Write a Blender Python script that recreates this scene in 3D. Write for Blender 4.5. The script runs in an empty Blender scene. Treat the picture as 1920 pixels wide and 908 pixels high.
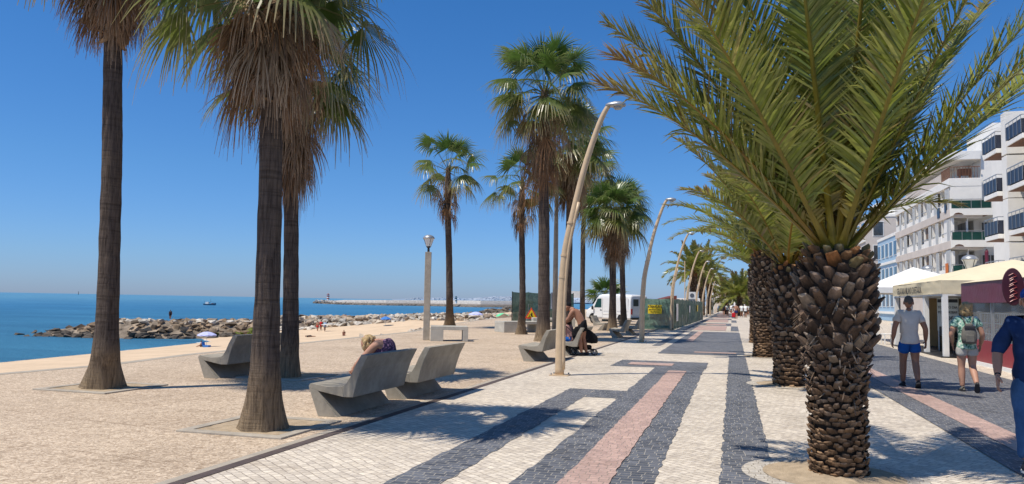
import bpy, bmesh, math, random
from mathutils import Vector, Matrix, noise
R = math.radians
scene = bpy.context.scene
COL = scene.collection
rnd = random.Random(7)
V = Vector

# ------------------------------------------------------------------ camera
W0, H0, F0 = 1920.0, 908.0, 1450.0
EYE = V((0, 0, 1.53))
PITCH = R(4.397); YAW = R(15.95); ROLL = R(1.04)
camR = Matrix.Rotation(YAW, 3, 'Z') @ Matrix.Rotation(R(90) + PITCH, 3, 'X') @ Matrix.Rotation(ROLL, 3, 'Z')
cd = bpy.data.cameras.new('camera'); cam = bpy.data.objects.new('camera', cd); COL.objects.link(cam)
cd.sensor_width = 36; cd.lens = 36 * F0 / W0; cd.clip_end = 60000; cd.clip_start = 0.05
cam.matrix_world = Matrix.Translation(EYE) @ camR.to_4x4()
scene.camera = cam
FWD = -(camR.col[2]).copy()
def ray(px, py):
    return camR @ V(((px - W0 / 2) / F0, -(py - H0 / 2) / F0, -1.0))
def G(px, py, z=0.0):                 # a pixel's point on the level z
    r = ray(px, py); t = (z - EYE.z) / r.z
    return EYE + r * t
def atY(px, py, y):
    r = ray(px, py); return EYE + r * (y / r.y)
def atX(px, py, x):
    r = ray(px, py); return EYE + r * (x / r.x)
def atD(px, py, d):                   # at horizontal distance d along the heading
    r = ray(px, py); h = V((-math.sin(YAW), math.cos(YAW), 0))
    return EYE + r * (d / r.dot(h))
def proj(p):
    q = camR.transposed() @ (V(p) - EYE)
    return (W0 / 2 + F0 * q.x / -q.z, H0 / 2 - F0 * q.y / -q.z)

# ------------------------------------------------------------------ mesh helper
class MB:
    def __init__(s): s.v = []; s.f = []; s.c = []; s.m = []; s.cur = (1, 1, 1); s.mi = 0
    def vert(s, p, c=None): s.v.append(tuple(p)); s.c.append(c or s.cur); return len(s.v) - 1
    def face(s, idx, mi=None): s.f.append(tuple(idx)); s.m.append(s.mi if mi is None else mi)
    def quad(s, a, b, c, d, col=None):
        i = [s.vert(p, col) for p in (a, b, c, d)]; s.face(i)
    def box(s, x0, x1, y0, y1, z0, z1, M=None):
        P = [V((x, y, z)) for z in (z0, z1) for y in (y0, y1) for x in (x0, x1)]
        if M is not None: P = [M @ p for p in P]
        i = [s.vert(p) for p in P]
        for f in ((0, 2, 3, 1), (4, 5, 7, 6), (0, 1, 5, 4), (2, 6, 7, 3), (0, 4, 6, 2), (1, 3, 7, 5)): s.face([i[k] for k in f])
    def ring(s, c, r1, r2, a, b, n, col=None):
        return [s.vert(c + a * (r1 * math.cos(2 * math.pi * k / n)) + b * (r2 * math.sin(2 * math.pi * k / n)), col) for k in range(n)]
    def bridge(s, A, B):
        n = len(A)
        for k in range(n): s.face((A[k], A[(k + 1) % n], B[(k + 1) % n], B[k]))
    def tube(s, pts, rad, n=10, cap=True, flat=1.0):
        pts = [V(p) for p in pts]
        if not isinstance(rad, (list, tuple)): rad = [rad] * len(pts)
        prev = None; up = V((0, 0, 1)); A = None
        for i, p in enumerate(pts):
            t = (pts[min(i + 1, len(pts) - 1)] - pts[max(i - 1, 0)]).normalized()
            if A is None:
                A = t.cross(up)
                if A.length < .05: A = t.cross(V((0, 1, 0)))
                A.normalize()
            else:
                A = (A - t * A.dot(t)).normalized()
            B = t.cross(A)
            r = s.ring(p, rad[i], rad[i] * flat, A, B, n)
            if prev: s.bridge(prev, r)
            elif cap: s.face(r[::-1])
            prev = r
        if cap: s.face(prev)
    def lathe(s, prof, c, n=20, M=None, cap=True):
        prev = None
        for (r, z) in prof:
            rr = []
            for k in range(n):
                p = V((r * math.cos(2 * math.pi * k / n), r * math.sin(2 * math.pi * k / n), z))
                if M is not None: p = M @ p
                rr.append(s.vert(V(c) + p))
            if prev: s.bridge(prev, rr)
            elif cap: s.face(rr[::-1])
            prev = rr
        if cap: s.face(prev)
    def prism(s, poly, M, L0, L1):        # poly in (u,z); extruded along local y
        n = len(poly)
        A = [s.vert(M @ V((u, L0, z))) for u, z in poly]; B = [s.vert(M @ V((u, L1, z))) for u, z in poly]
        for k in range(n): s.face((A[k], A[(k + 1) % n], B[(k + 1) % n], B[k]))
        s.face(A[::-1]); s.face(B)
    def blob(s, c, rx, ry, rz, n=8, rough=.0, seed=0, M=None):
        rows = []
        for i in range(1, n):
            th = math.pi * i / n; rr = []
            for k in range(2 * n):
                ph = math.pi * k / n
                d = V((math.sin(th) * math.cos(ph), math.sin(th) * math.sin(ph), math.cos(th)))
                q = 1 + rough * noise.noise(d * 2.2 + V((seed, 0, 0)))
                p = V((d.x * rx * q, d.y * ry * q, d.z * rz * q))
                if M is not None: p = M @ p
                rr.append(s.vert(V(c) + p))
            if rows: s.bridge(rows[-1], rr)
            rows.append(rr)
        t = V((0, 0, rz)); b = V((0, 0, -rz))
        if M is not None: t = M @ t; b = M @ b
        it = s.vert(V(c) + t); ib = s.vert(V(c) + b)
        for k in range(2 * n):
            s.face((it, rows[0][(k+1) % (2*n)], rows[0][k])); s.face((ib, rows[-1][k], rows[-1][(k+1) % (2*n)]))
    def build(s, name, mats, parent=None, smooth=False, bevel=0, origin=None, recalc=True, seg=2):
        me = bpy.data.meshes.new(name)
        vs = s.v
        if origin is not None: vs = [(x - origin[0], y - origin[1], z - origin[2]) for x, y, z in vs]
        me.from_pydata(vs, [], s.f)
        if not isinstance(mats, (list, tuple)): mats = [mats]
        for m in mats: me.materials.append(m)
        me.polygons.foreach_set('material_index', s.m)
        at = me.attributes.new('Col', 'FLOAT_COLOR', 'POINT')
        at.data.foreach_set('color', [x for c in s.c for x in (c[0], c[1], c[2], 1)])
        if recalc:
            bm = bmesh.new(); bm.from_mesh(me); bmesh.ops.recalc_face_normals(bm, faces=bm.faces); bm.to_mesh(me); bm.free()
        if smooth:
            me.polygons.foreach_set('use_smooth', [True] * len(me.polygons))
        me.update()
        o = bpy.data.objects.new(name, me); COL.objects.link(o)
        if origin is not None and parent is None: o.location = origin
        if parent is not None: o.parent = parent
        if bevel:
            b = o.modifiers.new('bevel', 'BEVEL'); b.width = bevel; b.segments = seg; b.limit_method = 'ANGLE'; b.angle_limit = R(35)
        return o

def tag(o, label=None, cat=None, group=None, kind=None):
    if label: o['label'] = label
    if cat: o['category'] = cat
    if group: o['group'] = group
    if kind: o['kind'] = kind
    return o
def empty(name, loc=(0, 0, 0), rz=0.0, label=None, cat=None, group=None):
    o = bpy.data.objects.new(name, None); COL.objects.link(o); o.location = loc; o.rotation_euler = (0, 0, rz)
    o.empty_display_size = .2
    return tag(o, label, cat, group)
def copy_tree(o, parent=None):
    c = o.copy(); COL.objects.link(c)
    if parent is not None: c.parent = parent
    for ch in list(o.children): copy_tree(ch, c)
    return c

# ------------------------------------------------------------------ materials
def nodes(name):
    m = bpy.data.materials.new(name); m.use_nodes = True
    nt = m.node_tree; return m, nt, nt.nodes['Principled BSDF']
def N(nt, t, **kw):
    n = nt.nodes.new(t)
    for k, v in kw.items(): setattr(n, k, v)
    return n
def L(nt, a, b): nt.links.new(a, b)
def ramp(nt, fac, stops):
    r = N(nt, 'ShaderNodeValToRGB'); e = r.color_ramp.elements
    while len(e) < len(stops): e.new(.5)
    for el, (p, c) in zip(e, stops): el.position = p; el.color = (*c, 1) if len(c) == 3 else c
    L(nt, fac, r.inputs[0]); return r.outputs[0]
def mixc(nt, f, a, b, mode='MIX'):
    n = N(nt, 'ShaderNodeMix', data_type='RGBA', blend_type=mode)
    for s, v in ((n.inputs[0], f), (n.inputs[6], a), (n.inputs[7], b)):
        if isinstance(v, (int, float)): s.default_value = v
        elif isinstance(v, tuple): s.default_value = (*v, 1)
        else: L(nt, v, s)
    return n.outputs[2]
def coord(nt, kind='Object', scale=(1, 1, 1), rot=(0, 0, 0)):
    t = N(nt, 'ShaderNodeTexCoord'); mp = N(nt, 'ShaderNodeMapping'); mp.inputs['Scale'].default_value = scale; mp.inputs['Rotation'].default_value = rot
    L(nt, t.outputs[kind], mp.inputs[0]); return mp.outputs[0]
def noi(nt, vec, scale, detail=4, rough=.55, dist=0):
    n = N(nt, 'ShaderNodeTexNoise'); n.inputs['Scale'].default_value = scale; n.inputs['Detail'].default_value = detail
    n.inputs['Roughness'].default_value = rough; n.inputs['Distortion'].default_value = dist
    L(nt, vec, n.inputs['Vector']); return n.outputs[0]
def bump(nt, b, h, strength=.3, dist=.02):
    n = N(nt, 'ShaderNodeBump'); n.inputs['Strength'].default_value = strength; n.inputs['Distance'].default_value = dist
    L(nt, h, n.inputs['Height']); L(nt, n.outputs[0], b.inputs['Normal'])
def surf(name, col, rough=.6, var=.18, scale=3.0, bmp=.15, bscale=40, metal=0, dist=.01, spec=.4, aspect=(1, 1, 1), dark=None):
    """a plain surface with mottling, streak stains and a fine bump"""
    m, nt, b = nodes(name); v = coord(nt, scale=aspect)
    n1 = noi(nt, v, scale, 5, .6); n2 = noi(nt, v, scale * 7, 3, .6)
    lo = tuple(c * (1 - var) for c in col) if dark is None else dark; hi = tuple(min(1, c * (1 + var * .7)) for c in col)
    c = ramp(nt, n1, [(.3, lo), (.62, col), (.8, hi)])
    c = mixc(nt, .5, c, ramp(nt, n2, [(.3, tuple([1 - var * .8] * 3)), (.7, (1, 1, 1))]), 'MULTIPLY')
    L(nt, c, b.inputs['Base Color']); b.inputs['Roughness'].default_value = rough; b.inputs['Metallic'].default_value = metal
    b.inputs['Specular IOR Level'].default_value = spec
    bump(nt, b, noi(nt, v, bscale, 4), bmp, dist); return m
def leafmat(name, trans=.3, rough=.45, spec=.35):
    m, nt, b = nodes(name); a = N(nt, 'ShaderNodeAttribute'); a.attribute_name = 'Col'
    v = coord(nt); n = noi(nt, v, 6, 3)
    c = mixc(nt, 1.0, a.outputs['Color'], ramp(nt, n, [(.3, (.7, .7, .7)), (.7, (1.15, 1.12, 1.05))]), 'MULTIPLY')
    L(nt, c, b.inputs['Base Color']); b.inputs['Roughness'].default_value = rough; b.inputs['Specular IOR Level'].default_value = spec
    tr = N(nt, 'ShaderNodeBsdfTranslucent'); L(nt, c, tr.inputs[0])
    mx = N(nt, 'ShaderNodeMixShader'); mx.inputs[0].default_value = trans
    L(nt, b.outputs[0], mx.inputs[1]); L(nt, tr.outputs[0], mx.inputs[2])
    L(nt, mx.outputs[0], nt.nodes['Material Output'].inputs[0]); return m
def attrmat(name, rough=.7, var=.25, scale=8, bmp=.3, bscale=30, spec=.3, dist=.02, aspect=(1, 1, 1)):
    m, nt, b = nodes(name); a = N(nt, 'ShaderNodeAttribute'); a.attribute_name = 'Col'
    v = coord(nt, scale=aspect); n = noi(nt, v, scale, 5, .65)
    c = mixc(nt, 1.0, a.outputs['Color'], ramp(nt, n, [(.3, tuple([1 - var * 1.6] * 3)), (.7, tuple([1 + var * .4] * 3))]), 'MULTIPLY')
    L(nt, c, b.inputs['Base Color']); b.inputs['Roughness'].default_value = rough; b.inputs['Specular IOR Level'].default_value = spec
    bump(nt, b, noi(nt, v, bscale, 4), bmp, dist); return m
def spots(nt, v, c):
    # trodden gum, oil drips and broad worn stains
    vo = N(nt, 'ShaderNodeTexVoronoi'); vo.inputs['Scale'].default_value = 1.7; L(nt, v, vo.inputs['Vector'])
    c = mixc(nt, 1.0, c, ramp(nt, vo.outputs['Distance'], [(.02, (.55, .53, .52)), (.05, (1, 1, 1))]), 'MULTIPLY')
    st = noi(nt, v, .9, 6, .75, .5)
    return mixc(nt, 1.0, c, ramp(nt, st, [(.30, (.76, .73, .70)), (.44, (1, 1, 1)), (.75, (1.04, 1.04, 1.03))]), 'MULTIPLY')
def cobble(name, c1, c2, grout, w=.105, h=.085, rot=0.0, seed=0, wob=.05, stain=True):
    m, nt, b = nodes(name); v = coord(nt, rot=(0, 0, rot))
    nz = N(nt, 'ShaderNodeTexNoise'); nz.inputs['Scale'].default_value = 5.0; nz.inputs['Detail'].default_value = 2; L(nt, v, nz.inputs['Vector'])
    nb = N(nt, 'ShaderNodeTexNoise'); nb.inputs['Scale'].default_value = .55; nb.inputs['Detail'].default_value = 1; L(nt, v, nb.inputs['Vector'])
    s1 = N(nt, 'ShaderNodeVectorMath', operation='SCALE'); L(nt, nz.outputs[1], s1.inputs[0]); s1.inputs['Scale'].default_value = wob
    s2 = N(nt, 'ShaderNodeVectorMath', operation='SCALE'); L(nt, nb.outputs[1], s2.inputs[0]); s2.inputs['Scale'].default_value = .16
    a1 = N(nt, 'ShaderNodeVectorMath', operation='ADD'); L(nt, v, a1.inputs[0]); L(nt, s1.outputs[0], a1.inputs[1])
    a2 = N(nt, 'ShaderNodeVectorMath', operation='ADD'); L(nt, a1.outputs[0], a2.inputs[0]); L(nt, s2.outputs[0], a2.inputs[1])
    br = N(nt, 'ShaderNodeTexBrick'); br.offset = .45; br.squash = .8; br.squash_frequency = 3
    br.inputs['Scale'].default_value = 1; br.inputs['Brick Width'].default_value = w; br.inputs['Row Height'].default_value = h
    br.inputs['Mortar Size'].default_value = .0055; br.inputs['Mortar Smooth'].default_value = .6; br.inputs['Bias'].default_value = 0
    br.inputs['Color1'].default_value = (*c1, 1); br.inputs['Color2'].default_value = (*c2, 1); br.inputs['Mortar'].default_value = (*grout, 1)
    L(nt, a2.outputs[0], br.inputs['Vector'])
    big = noi(nt, v, .45, 5, .6); fine = noi(nt, v, 38, 3, .6); mid = noi(nt, v, 9, 2, .5)
    c = mixc(nt, 1.0, br.outputs[0], ramp(nt, big, [(.3, (.84, .83, .81)), (.5, (.98, .97, .96)), (.75, (1.08, 1.07, 1.05))]), 'MULTIPLY')
    c = mixc(nt, .8, c, ramp(nt, fine, [(.3, (.82, .82, .82)), (.7, (1.1, 1.1, 1.1))]), 'MULTIPLY')
    c = mixc(nt, .8, c, ramp(nt, mid, [(.3, (.8, .8, .82)), (.7, (1.1, 1.1, 1.08))]), 'MULTIPLY')
    c = spots(nt, v, c)
    L(nt, c, b.inputs['Base Color']); b.inputs['Roughness'].default_value = .62; b.inputs['Specular IOR Level'].default_value = .3
    inv = N(nt, 'ShaderNodeMath', operation='MULTIPLY_ADD'); L(nt, br.outputs['Fac'], inv.inputs[0]); inv.inputs[1].default_value = -1.0; L(nt, mid, inv.inputs[2])
    bump(nt, b, inv.outputs[0], .55, .012); return m

M = {}
M['cream'] = cobble('cream_cobbles', (.76, .675, .555), (.58, .505, .41), (.36, .30, .235), rot=R(38))
M['cream2'] = cobble('cream_cobbles_cross', (.76, .68, .56), (.60, .52, .42), (.36, .30, .235), rot=R(-30))
M['slate'] = cobble('slate_cobbles', (.075, .082, .098), (.16, .168, .19), (.40, .37, .32), w=.12, h=.095)
M['rose'] = cobble('rose_cobbles', (.58, .40, .335), (.47, .32, .27), (.36, .28, .23))
M['ringst'] = cobble('ring_cobbles', (.60, .55, .47), (.48, .43, .36), (.33, .29, .23))

def plaza_mat():
    m, nt, b = nodes('exposed_aggregate'); v = coord(nt)
    vo = N(nt, 'ShaderNodeTexVoronoi', feature='DISTANCE_TO_EDGE'); vo.inputs['Scale'].default_value = 24; 
    nz = noi(nt, v, 14, 3)
    sv = N(nt, 'ShaderNodeVectorMath', operation='MULTIPLY_ADD'); sv.inputs[1].default_value = (.12, .12, 0)
    nn = N(nt, 'ShaderNodeTexNoise'); nn.inputs['Scale'].default_value = 12; L(nt, v, nn.inputs['Vector'])
    L(nt, nn.outputs[1], sv.inputs[0]); L(nt, v, sv.inputs[2]); L(nt, sv.outputs[0], vo.inputs['Vector'])
    peb = ramp(nt, vo.outputs[0], [(0, (.41, .315, .225)), (.05, (.48, .38, .28)), (.12, (.60, .49, .37)), (.35, (.69, .575, .445))])
    vc = N(nt, 'ShaderNodeTexVoronoi'); vc.inputs['Scale'].default_value = 26; L(nt, sv.outputs[0], vc.inputs['Vector'])
    hs = N(nt, 'ShaderNodeRGBToBW'); L(nt, vc.outputs['Color'], hs.inputs[0])
    c = mixc(nt, .9, peb, ramp(nt, hs.outputs[0], [(.2, (.72, .68, .64)), (.6, (1, .99, .97)), (.9, (1.12, 1.1, 1.07))]), 'MULTIPLY')
    big = noi(nt, v, .35, 5, .65)
    c = mixc(nt, 1.0, c, ramp(nt, big, [(.3, (.83, .81, .79)), (.55, (1, .99, .98)), (.8, (1.07, 1.05, 1.02))]), 'MULTIPLY')
    # slab joints
    br = N(nt, 'ShaderNodeTexBrick'); br.offset = .5; br.inputs['Brick Width'].default_value = 2.6; br.inputs['Row Height'].default_value = 1.3
    br.inputs['Scale'].default_value = 1; br.inputs['Mortar Size'].default_value = .008; br.inputs['Mortar Smooth'].default_value = .2
    br.inputs['Color1'].default_value = (1, 1, 1, 1); br.inputs['Color2'].default_value = (.94, .93, .92, 1); br.inputs['Mortar'].default_value = (.45, .38, .32, 1)
    L(nt, coord(nt, rot=(0, 0, R(9))), br.inputs['Vector'])
    gap = noi(nt, v, .8, 2); c = mixc(nt, ramp(nt, gap, [(.42, (.15, .15, .15)), (.58, (1, 1, 1))]), c, mixc(nt, 1.0, c, br.outputs[0], 'MULTIPLY'))
    c = spots(nt, v, c)
    L(nt, c, b.inputs['Base Color']); b.inputs['Roughness'].default_value = .8; b.inputs['Specular IOR Level'].default_value = .25
    bump(nt, b, vo.outputs[0], .5, .02); return m
M['plaza'] = plaza_mat()
M['concrete'] = surf('cast_concrete', (.41, .37, .30), .85, .34, 2.6, .35, 90, dist=.004, spec=.2)
M['concrete_l'] = surf('pale_concrete', (.52, .49, .42), .85, .2, 3, .3, 60, spec=.2)
M['curb'] = surf('curb_stone', (.44, .385, .31), .85, .25, 4, .35, 60, spec=.2)
M['grit'] = surf('tree_pit_grit', (.50, .39, .265), .95, .3, 9, .7, 70, dist=.02, spec=.1)
M['drain'] = surf('drain_iron', (.115, .085, .075), .7, .35, 6, .3, 60, spec=.3)
M['sand'] = surf('beach_sand', (.66, .50, .34), .95, .14, .3, .8, 2.2, dist=.12, spec=.1)
M['rock'] = attrmat('boulder', .9, .4, .9, .6, 3, .15, .1)
M['polecream'] = surf('cream_painted_steel', (.62, .46, .29), .42, .14, 5, .12, 60, spec=.5)
M['steel'] = surf('grey_steel', (.42, .43, .44), .4, .15, 6, .1, 50, metal=.6)
M['dark'] = surf('black_plastic', (.018, .018, .02), .45, .2, 6, .1, 60)
M['white'] = surf('white_paint', (.80, .79, .76), .45, .06, 2, .04, 40, spec=.4)
M['whitewall'] = surf('white_render', (.88, .85, .79), .85, .10, .5, .15, 30, spec=.2)
M['beigewall'] = surf('beige_render', (.60, .53, .47), .85, .10, .6, .15, 30, spec=.2)
M['awning'] = surf('cream_awning_cloth', (.72, .62, .43), .8, .08, 1.4, .25, 6, dist=.04, spec=.15)
M['canvaswhite'] = surf('white_canvas', (.82, .81, .78), .8, .06, 2, .2, 8, spec=.15)
M['burgundy'] = surf('burgundy_cloth', (.155, .022, .045), .4, .15, 1.2, .3, 7, dist=.03, spec=.55)
M['redpanel'] = surf('red_panel', (.30, .013, .022), .35, .15, 2, .08, 25, spec=.5)
M['fir'] = leafmat('palm_leaf', .42, .33, .6)
M['dead'] = leafmat('dead_palm_leaf', .15, .8, .12)
M['scale'] = attrmat('palm_leaf_base', .85, .35, 14, .7, 60, .15, .01, (1, 1, .35))
def glassm(name, col, rough=.08, alpha=1.0, metal=0.0, spec=.8):
    m, nt, b = nodes(name); v = coord(nt); n = noi(nt, v, .7, 3)
    L(nt, ramp(nt, n, [(.3, tuple(c * .7 for c in col)), (.7, tuple(c * 1.3 for c in col))]), b.inputs['Base Color'])
    b.inputs['Roughness'].default_value = rough; b.inputs['Alpha'].default_value = alpha; b.inputs['Specular IOR Level'].default_value = spec
    bump(nt, b, noi(nt, v, 2.5, 2), .06, .05); return m
M['window'] = glassm('window_glass', (.045, .05, .055))
M['vanwin'] = glassm('van_glass', (.02, .07, .07), .05)
M['bluepane'] = glassm('smoked_blue_glass', (.030, .036, .055), .32, spec=.25)
M['greenpane'] = glassm('green_glass', (.012, .055, .045), .25, spec=.3)
M['film'] = glassm('clear_plastic_film', (.42, .44, .45), .14, .42)
M['lampglass'] = glassm('frosted_lantern_glass', (.75, .76, .74), .25, .75)
M['lens'] = glassm('street_lamp_lens', (.30, .32, .33), .2)
def bark(name, top, base, ringc):
    m, nt, b = nodes(name); v = coord(nt)
    fis = noi(nt, coord(nt, scale=(1, 1, .07)), 38, 4, .7, .3)
    rgo = noi(nt, coord(nt, scale=(.5, .5, 9)), 3.2, 4, .65, .2)
    sep = N(nt, 'ShaderNodeSeparateXYZ'); L(nt, v, sep.inputs[0])
    hz = N(nt, 'ShaderNodeMapRange'); hz.inputs['From Min'].default_value = .1; hz.inputs['From Max'].default_value = .9; L(nt, sep.outputs['Z'], hz.inputs[0])
    ns = noi(nt, v, 3, 4); hz2 = N(nt, 'ShaderNodeMath', operation='ADD'); L(nt, hz.outputs[0], hz2.inputs[0])
    nm = N(nt, 'ShaderNodeMath', operation='MULTIPLY_ADD'); L(nt, ns, nm.inputs[0]); nm.inputs[1].default_value = .9; nm.inputs[2].default_value = -.45; L(nt, nm.outputs[0], hz2.inputs[1])
    cl = N(nt, 'ShaderNodeClamp'); L(nt, hz2.outputs[0], cl.inputs[0])
    c0 = mixc(nt, cl.outputs[0], base, top)
    c = mixc(nt, 1.0, c0, ramp(nt, fis, [(.34, (.42, .40, .39)), (.5, (.88, .87, .86)), (.68, (1.2, 1.18, 1.16))]), 'MULTIPLY')
    rr = ramp(nt, rgo, [(.32, (.66, .65, .64)), (.46, (1, 1, 1)), (.7, (1.14, 1.13, 1.12))])
    c = mixc(nt, cl.outputs[0], c, mixc(nt, 1.0, c, rr, 'MULTIPLY'))
    L(nt, c, b.inputs['Base Color']); b.inputs['Roughness'].default_value = .9; b.inputs['Specular IOR Level'].default_value = .15
    ad = N(nt, 'ShaderNodeMath', operation='MULTIPLY_ADD'); L(nt, rgo, ad.inputs[0]); ad.inputs[1].default_value = .5; L(nt, fis, ad.inputs[2])
    bump(nt, b, ad.outputs[0], .9, .03); return m
M['bark'] = bark('fan_palm_bark', (.105, .083, .070), (.29, .215, .135), None)

# ------------------------------------------------------------------ sky + sun
SUN_EL = R(63.0); SUN_AZ = R(225)
w = bpy.data.worlds.new('World'); scene.world = w; w.use_nodes = True
nt = w.node_tree; bg = nt.nodes['Background']; sk = N(nt, 'ShaderNodeTexSky', sky_type='NISHITA')
sk.sun_disc = False; sk.sun_elevation = SUN_EL; sk.sun_rotation = SUN_AZ; sk.air_density = 1.0; sk.dust_density = .2; sk.ozone_density = 1.2; sk.altitude = 0
hs = N(nt, 'ShaderNodeHueSaturation'); hs.inputs['Saturation'].default_value = 1.1; hs.inputs['Value'].default_value = 1.0
L(nt, sk.outputs[0], hs.inputs['Color']); 
tnt = N(nt, 'ShaderNodeMix', data_type='RGBA', blend_type='MULTIPLY'); tnt.inputs[0].default_value = 1; 
tc = N(nt, 'ShaderNodeTexCoord'); sp = N(nt, 'ShaderNodeSeparateXYZ'); L(nt, tc.outputs['Generated'], sp.inputs[0])
L(nt, ramp(nt, sp.outputs['Z'], [(0, (.36, .53, 1.08)), (.05, (.38, .60, 1.06)), (.16, (.37, .66, 1.03)), (.4, (.30, .70, 1.08)), (1, (.55, .8, 1.0))]), tnt.inputs[7])
L(nt, hs.outputs[0], tnt.inputs[6]); L(nt, tnt.outputs[2], bg.inputs[0]); bg.inputs[1].default_value = .118
sl = bpy.data.lights.new('sun', 'SUN'); sl.energy = 5.0; sl.angle = R(.53); sl.color = (1, .93, .82)
so = bpy.data.objects.new('sun', sl); COL.objects.link(so)
sd = V((math.sin(SUN_AZ) * math.cos(SUN_EL), math.cos(SUN_AZ) * math.cos(SUN_EL), math.sin(SUN_EL)))
so.rotation_euler = sd.to_track_quat('Z', 'Y').to_euler(); so.location = (0, 0, 30)
scene.view_settings.view_transform = 'Standard'; scene.view_settings.look = 'None'; scene.view_settings.exposure = 0
# ------------------------------------------------------------------ ground
def sheet(name, rects, z, mat, kind='structure', wob=0):
    mb = MB()
    z -= .0002
    for r in rects:
        if len(rects) > 3: z += .0002
        if len(r) == 4 and not hasattr(r[0], '__len__'):
            x0, x1, y0, y1 = r; P = [(x0, y0), (x1, y0), (x1, y1), (x0, y1)]
        else: P = r
        if wob and P[0][1] < 30:
            Q = []; rj = random.Random(int(P[0][0] * 100) + int(P[0][1] * 7))
            for (ax, ay), (bx, by) in zip(P, P[1:] + P[:1]):
                l = math.hypot(bx - ax, by - ay); n = max(1, int(l / .09)) if min(ay, by) > 0 or l < 40 else 1; nx, ny = -(by - ay) / l, (bx - ax) / l; jj = 0
                for q in range(n):
                    if q % 2 == 0: jj = rj.uniform(-wob, wob)
                    if q == 0: jj = 0
                    Q.append((ax + (bx - ax) * q / n + nx * jj, ay + (by - ay) * q / n + ny * jj))
            P = Q
        mb.face([mb.vert((p[0], p[1], z)) for p in P])
    o = mb.build(name, mat); tag(o, kind=kind); return o
EDGE = [(-13.0, -30), (-13.1, 11.3), (-12.9, 14), (-13.5, 17.3), (-13.8, 22.6), (-14.6, 34.3), (-17.5, 48), (-19.5, 60), (-21, 80), (-22, 150)]
mb = MB()
for (x0, y0), (x1, y1) in zip(EDGE, EDGE[1:]):
    mb.quad((x0, y0, 0), (-4.52, y0, 0), (-4.52, y1, 0), (x1, y1, 0))
tag(mb.build('plaza', M['plaza']), kind='structure')
mb = MB()
for (x0, y0), (x1, y1) in zip(EDGE, EDGE[1:]):          # low kerb of the plaza and the wall down to the sand
    a, b = V((x0, y0, 0)), V((x1, y1, 0)); n = V((-1, 0, 0)) * .28
    mb.quad(a + V((0, 0, .004)), b + V((0, 0, .004)), b + n + V((0, 0, .004)), a + n + V((0, 0, .004)))
    mb.quad(a + n + V((0, 0, .004)), b + n + V((0, 0, .004)), b + n + V((0, 0, -6)), a + n + V((0, 0, -6)))
tag(mb.build('plaza_edge', M['curb']), kind='structure')
# promenade base and the land behind
sheet('promenade', [(-4.3, 5.9, -30, 330)], 0, M['cream'])
sheet('kerb_strip', [(-4.52, -4.42, -30, 150)], .003, M['curb'])
mb = MB()
for i in range(300):
    y = -12 + i * .5
    mb.box(-4.42, -4.30, y, y + .488, -.02, .006)
tag(mb.build('drain_channel', M['drain'], bevel=.004, seg=1), 'long rusty brown drain channel between the plaza and the cobbles', 'drain')
sheet('pavement', [(5.9, 18, -30, 330)], .0, M['cream2'])
sheet('land', [[(-22, 150), (-4.4, 150), (-4.4, 330), (-30, 330)], [(-60, 330.5), (420, 330.5), (900, 3000), (-400, 3000)], (18, 420, -60, 330)], -.02, M['concrete_l'])
# pattern
D, P_ = [], []
D += [(-2.80, -2.34, -2, 13.75), (-2.34, -1.80, 12.6, 13.75), (-1.80, -.66, -2, 19.1),
      (-2.90, -.62, 19.1, 21.3)]
P_ += [(-1.42, -1.02, -2, 18.35)]
Pin = [(-2.55, -1.45, 19.7, 20.5)]
D += [(-.11, .36, -2, 24.6)]
D += [(-2.25, .36, 24.6, 46)]
D += [(-2.85, -2.55, 29, 46)]
Pin += [(-1.9, -1.6, 33, 46), (-1.2, .1, 25.6, 26.1)]
sh = 46.0
for k in range(5):
    y = 46 + k * 24
    D += [(-2.85, -2.35, y + 1, y + 22), (-.11, .36, y + 2, y + 13), (-2.35, -.11, y + 14, y + 22)]
    P_ += [(-2.35, -.4, y + 2.5, y + 12.5)]
    Pin += [(-2.0, -.5, y + 15.5, y + 19)]
D += [(2.57, 5.9, -2, 42), (2.57, 2.95, 42, 60), (3.35, 5.9, 50, 120)]
P_ += [(2.95, 3.35, -2, 60)]
D += [(2.95, 3.35, 62, 120)]
sheet('dark_paving_bands', D, .004, M['slate'], wob=.016); sheet('rose_paving_bands', P_, .0125, M['rose'], wob=.013); sheet('rose_paving_insets', Pin, .0125, M['rose'])

# ------------------------------------------------------------------ sand, sea, far land
SEA = -6.0
def xshore(y):
    pts = [(-60, -62), (40, -72), (64, -75.5), (78, -77.5), (94, -80), (110, -83), (122, -95), (140, -125), (600, -160)]
    for (a, xa), (b, xb) in zip(pts, pts[1:]):
        if y <= b: return xa + (xb - xa) * (y - a) / (b - a)
    return -160
mb = MB(); rows = []
ys = [-60, -30, 0, 15, 30, 40, 48, 56, 64, 72, 80, 88, 96, 104, 110, 116, 122, 128, 134, 140, 150, 165, 180, 200, 230, 280, 350, 500]
for y in ys:
    xs = xshore(y) - 25; row = []
    for i in range(48):
        x = xs + (-12.5 - xs) * i / 47.0
        z = SEA + .055 * (x - xshore(y)) if x < xshore(y) + 65 else SEA + 3.575 - .0 * x
        if x > xshore(y): z += .12 * noise.noise(V((x * .12, y * .12, 0))) * min(1, (x - xshore(y)) / 8)
        z = min(z, -2.35)
        row.append(mb.vert((x, y, z)))
    if rows:
        for i in range(47): mb.face((rows[-1][i], rows[-1][i + 1], row[i + 1], row[i]))
    rows.append(row)
def sandz(x, y): return min(-2.35, SEA + .055 * (x - xshore(y)))
tag(mb.build('sand_beach', M['sand'], smooth=True), kind='structure')

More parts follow.
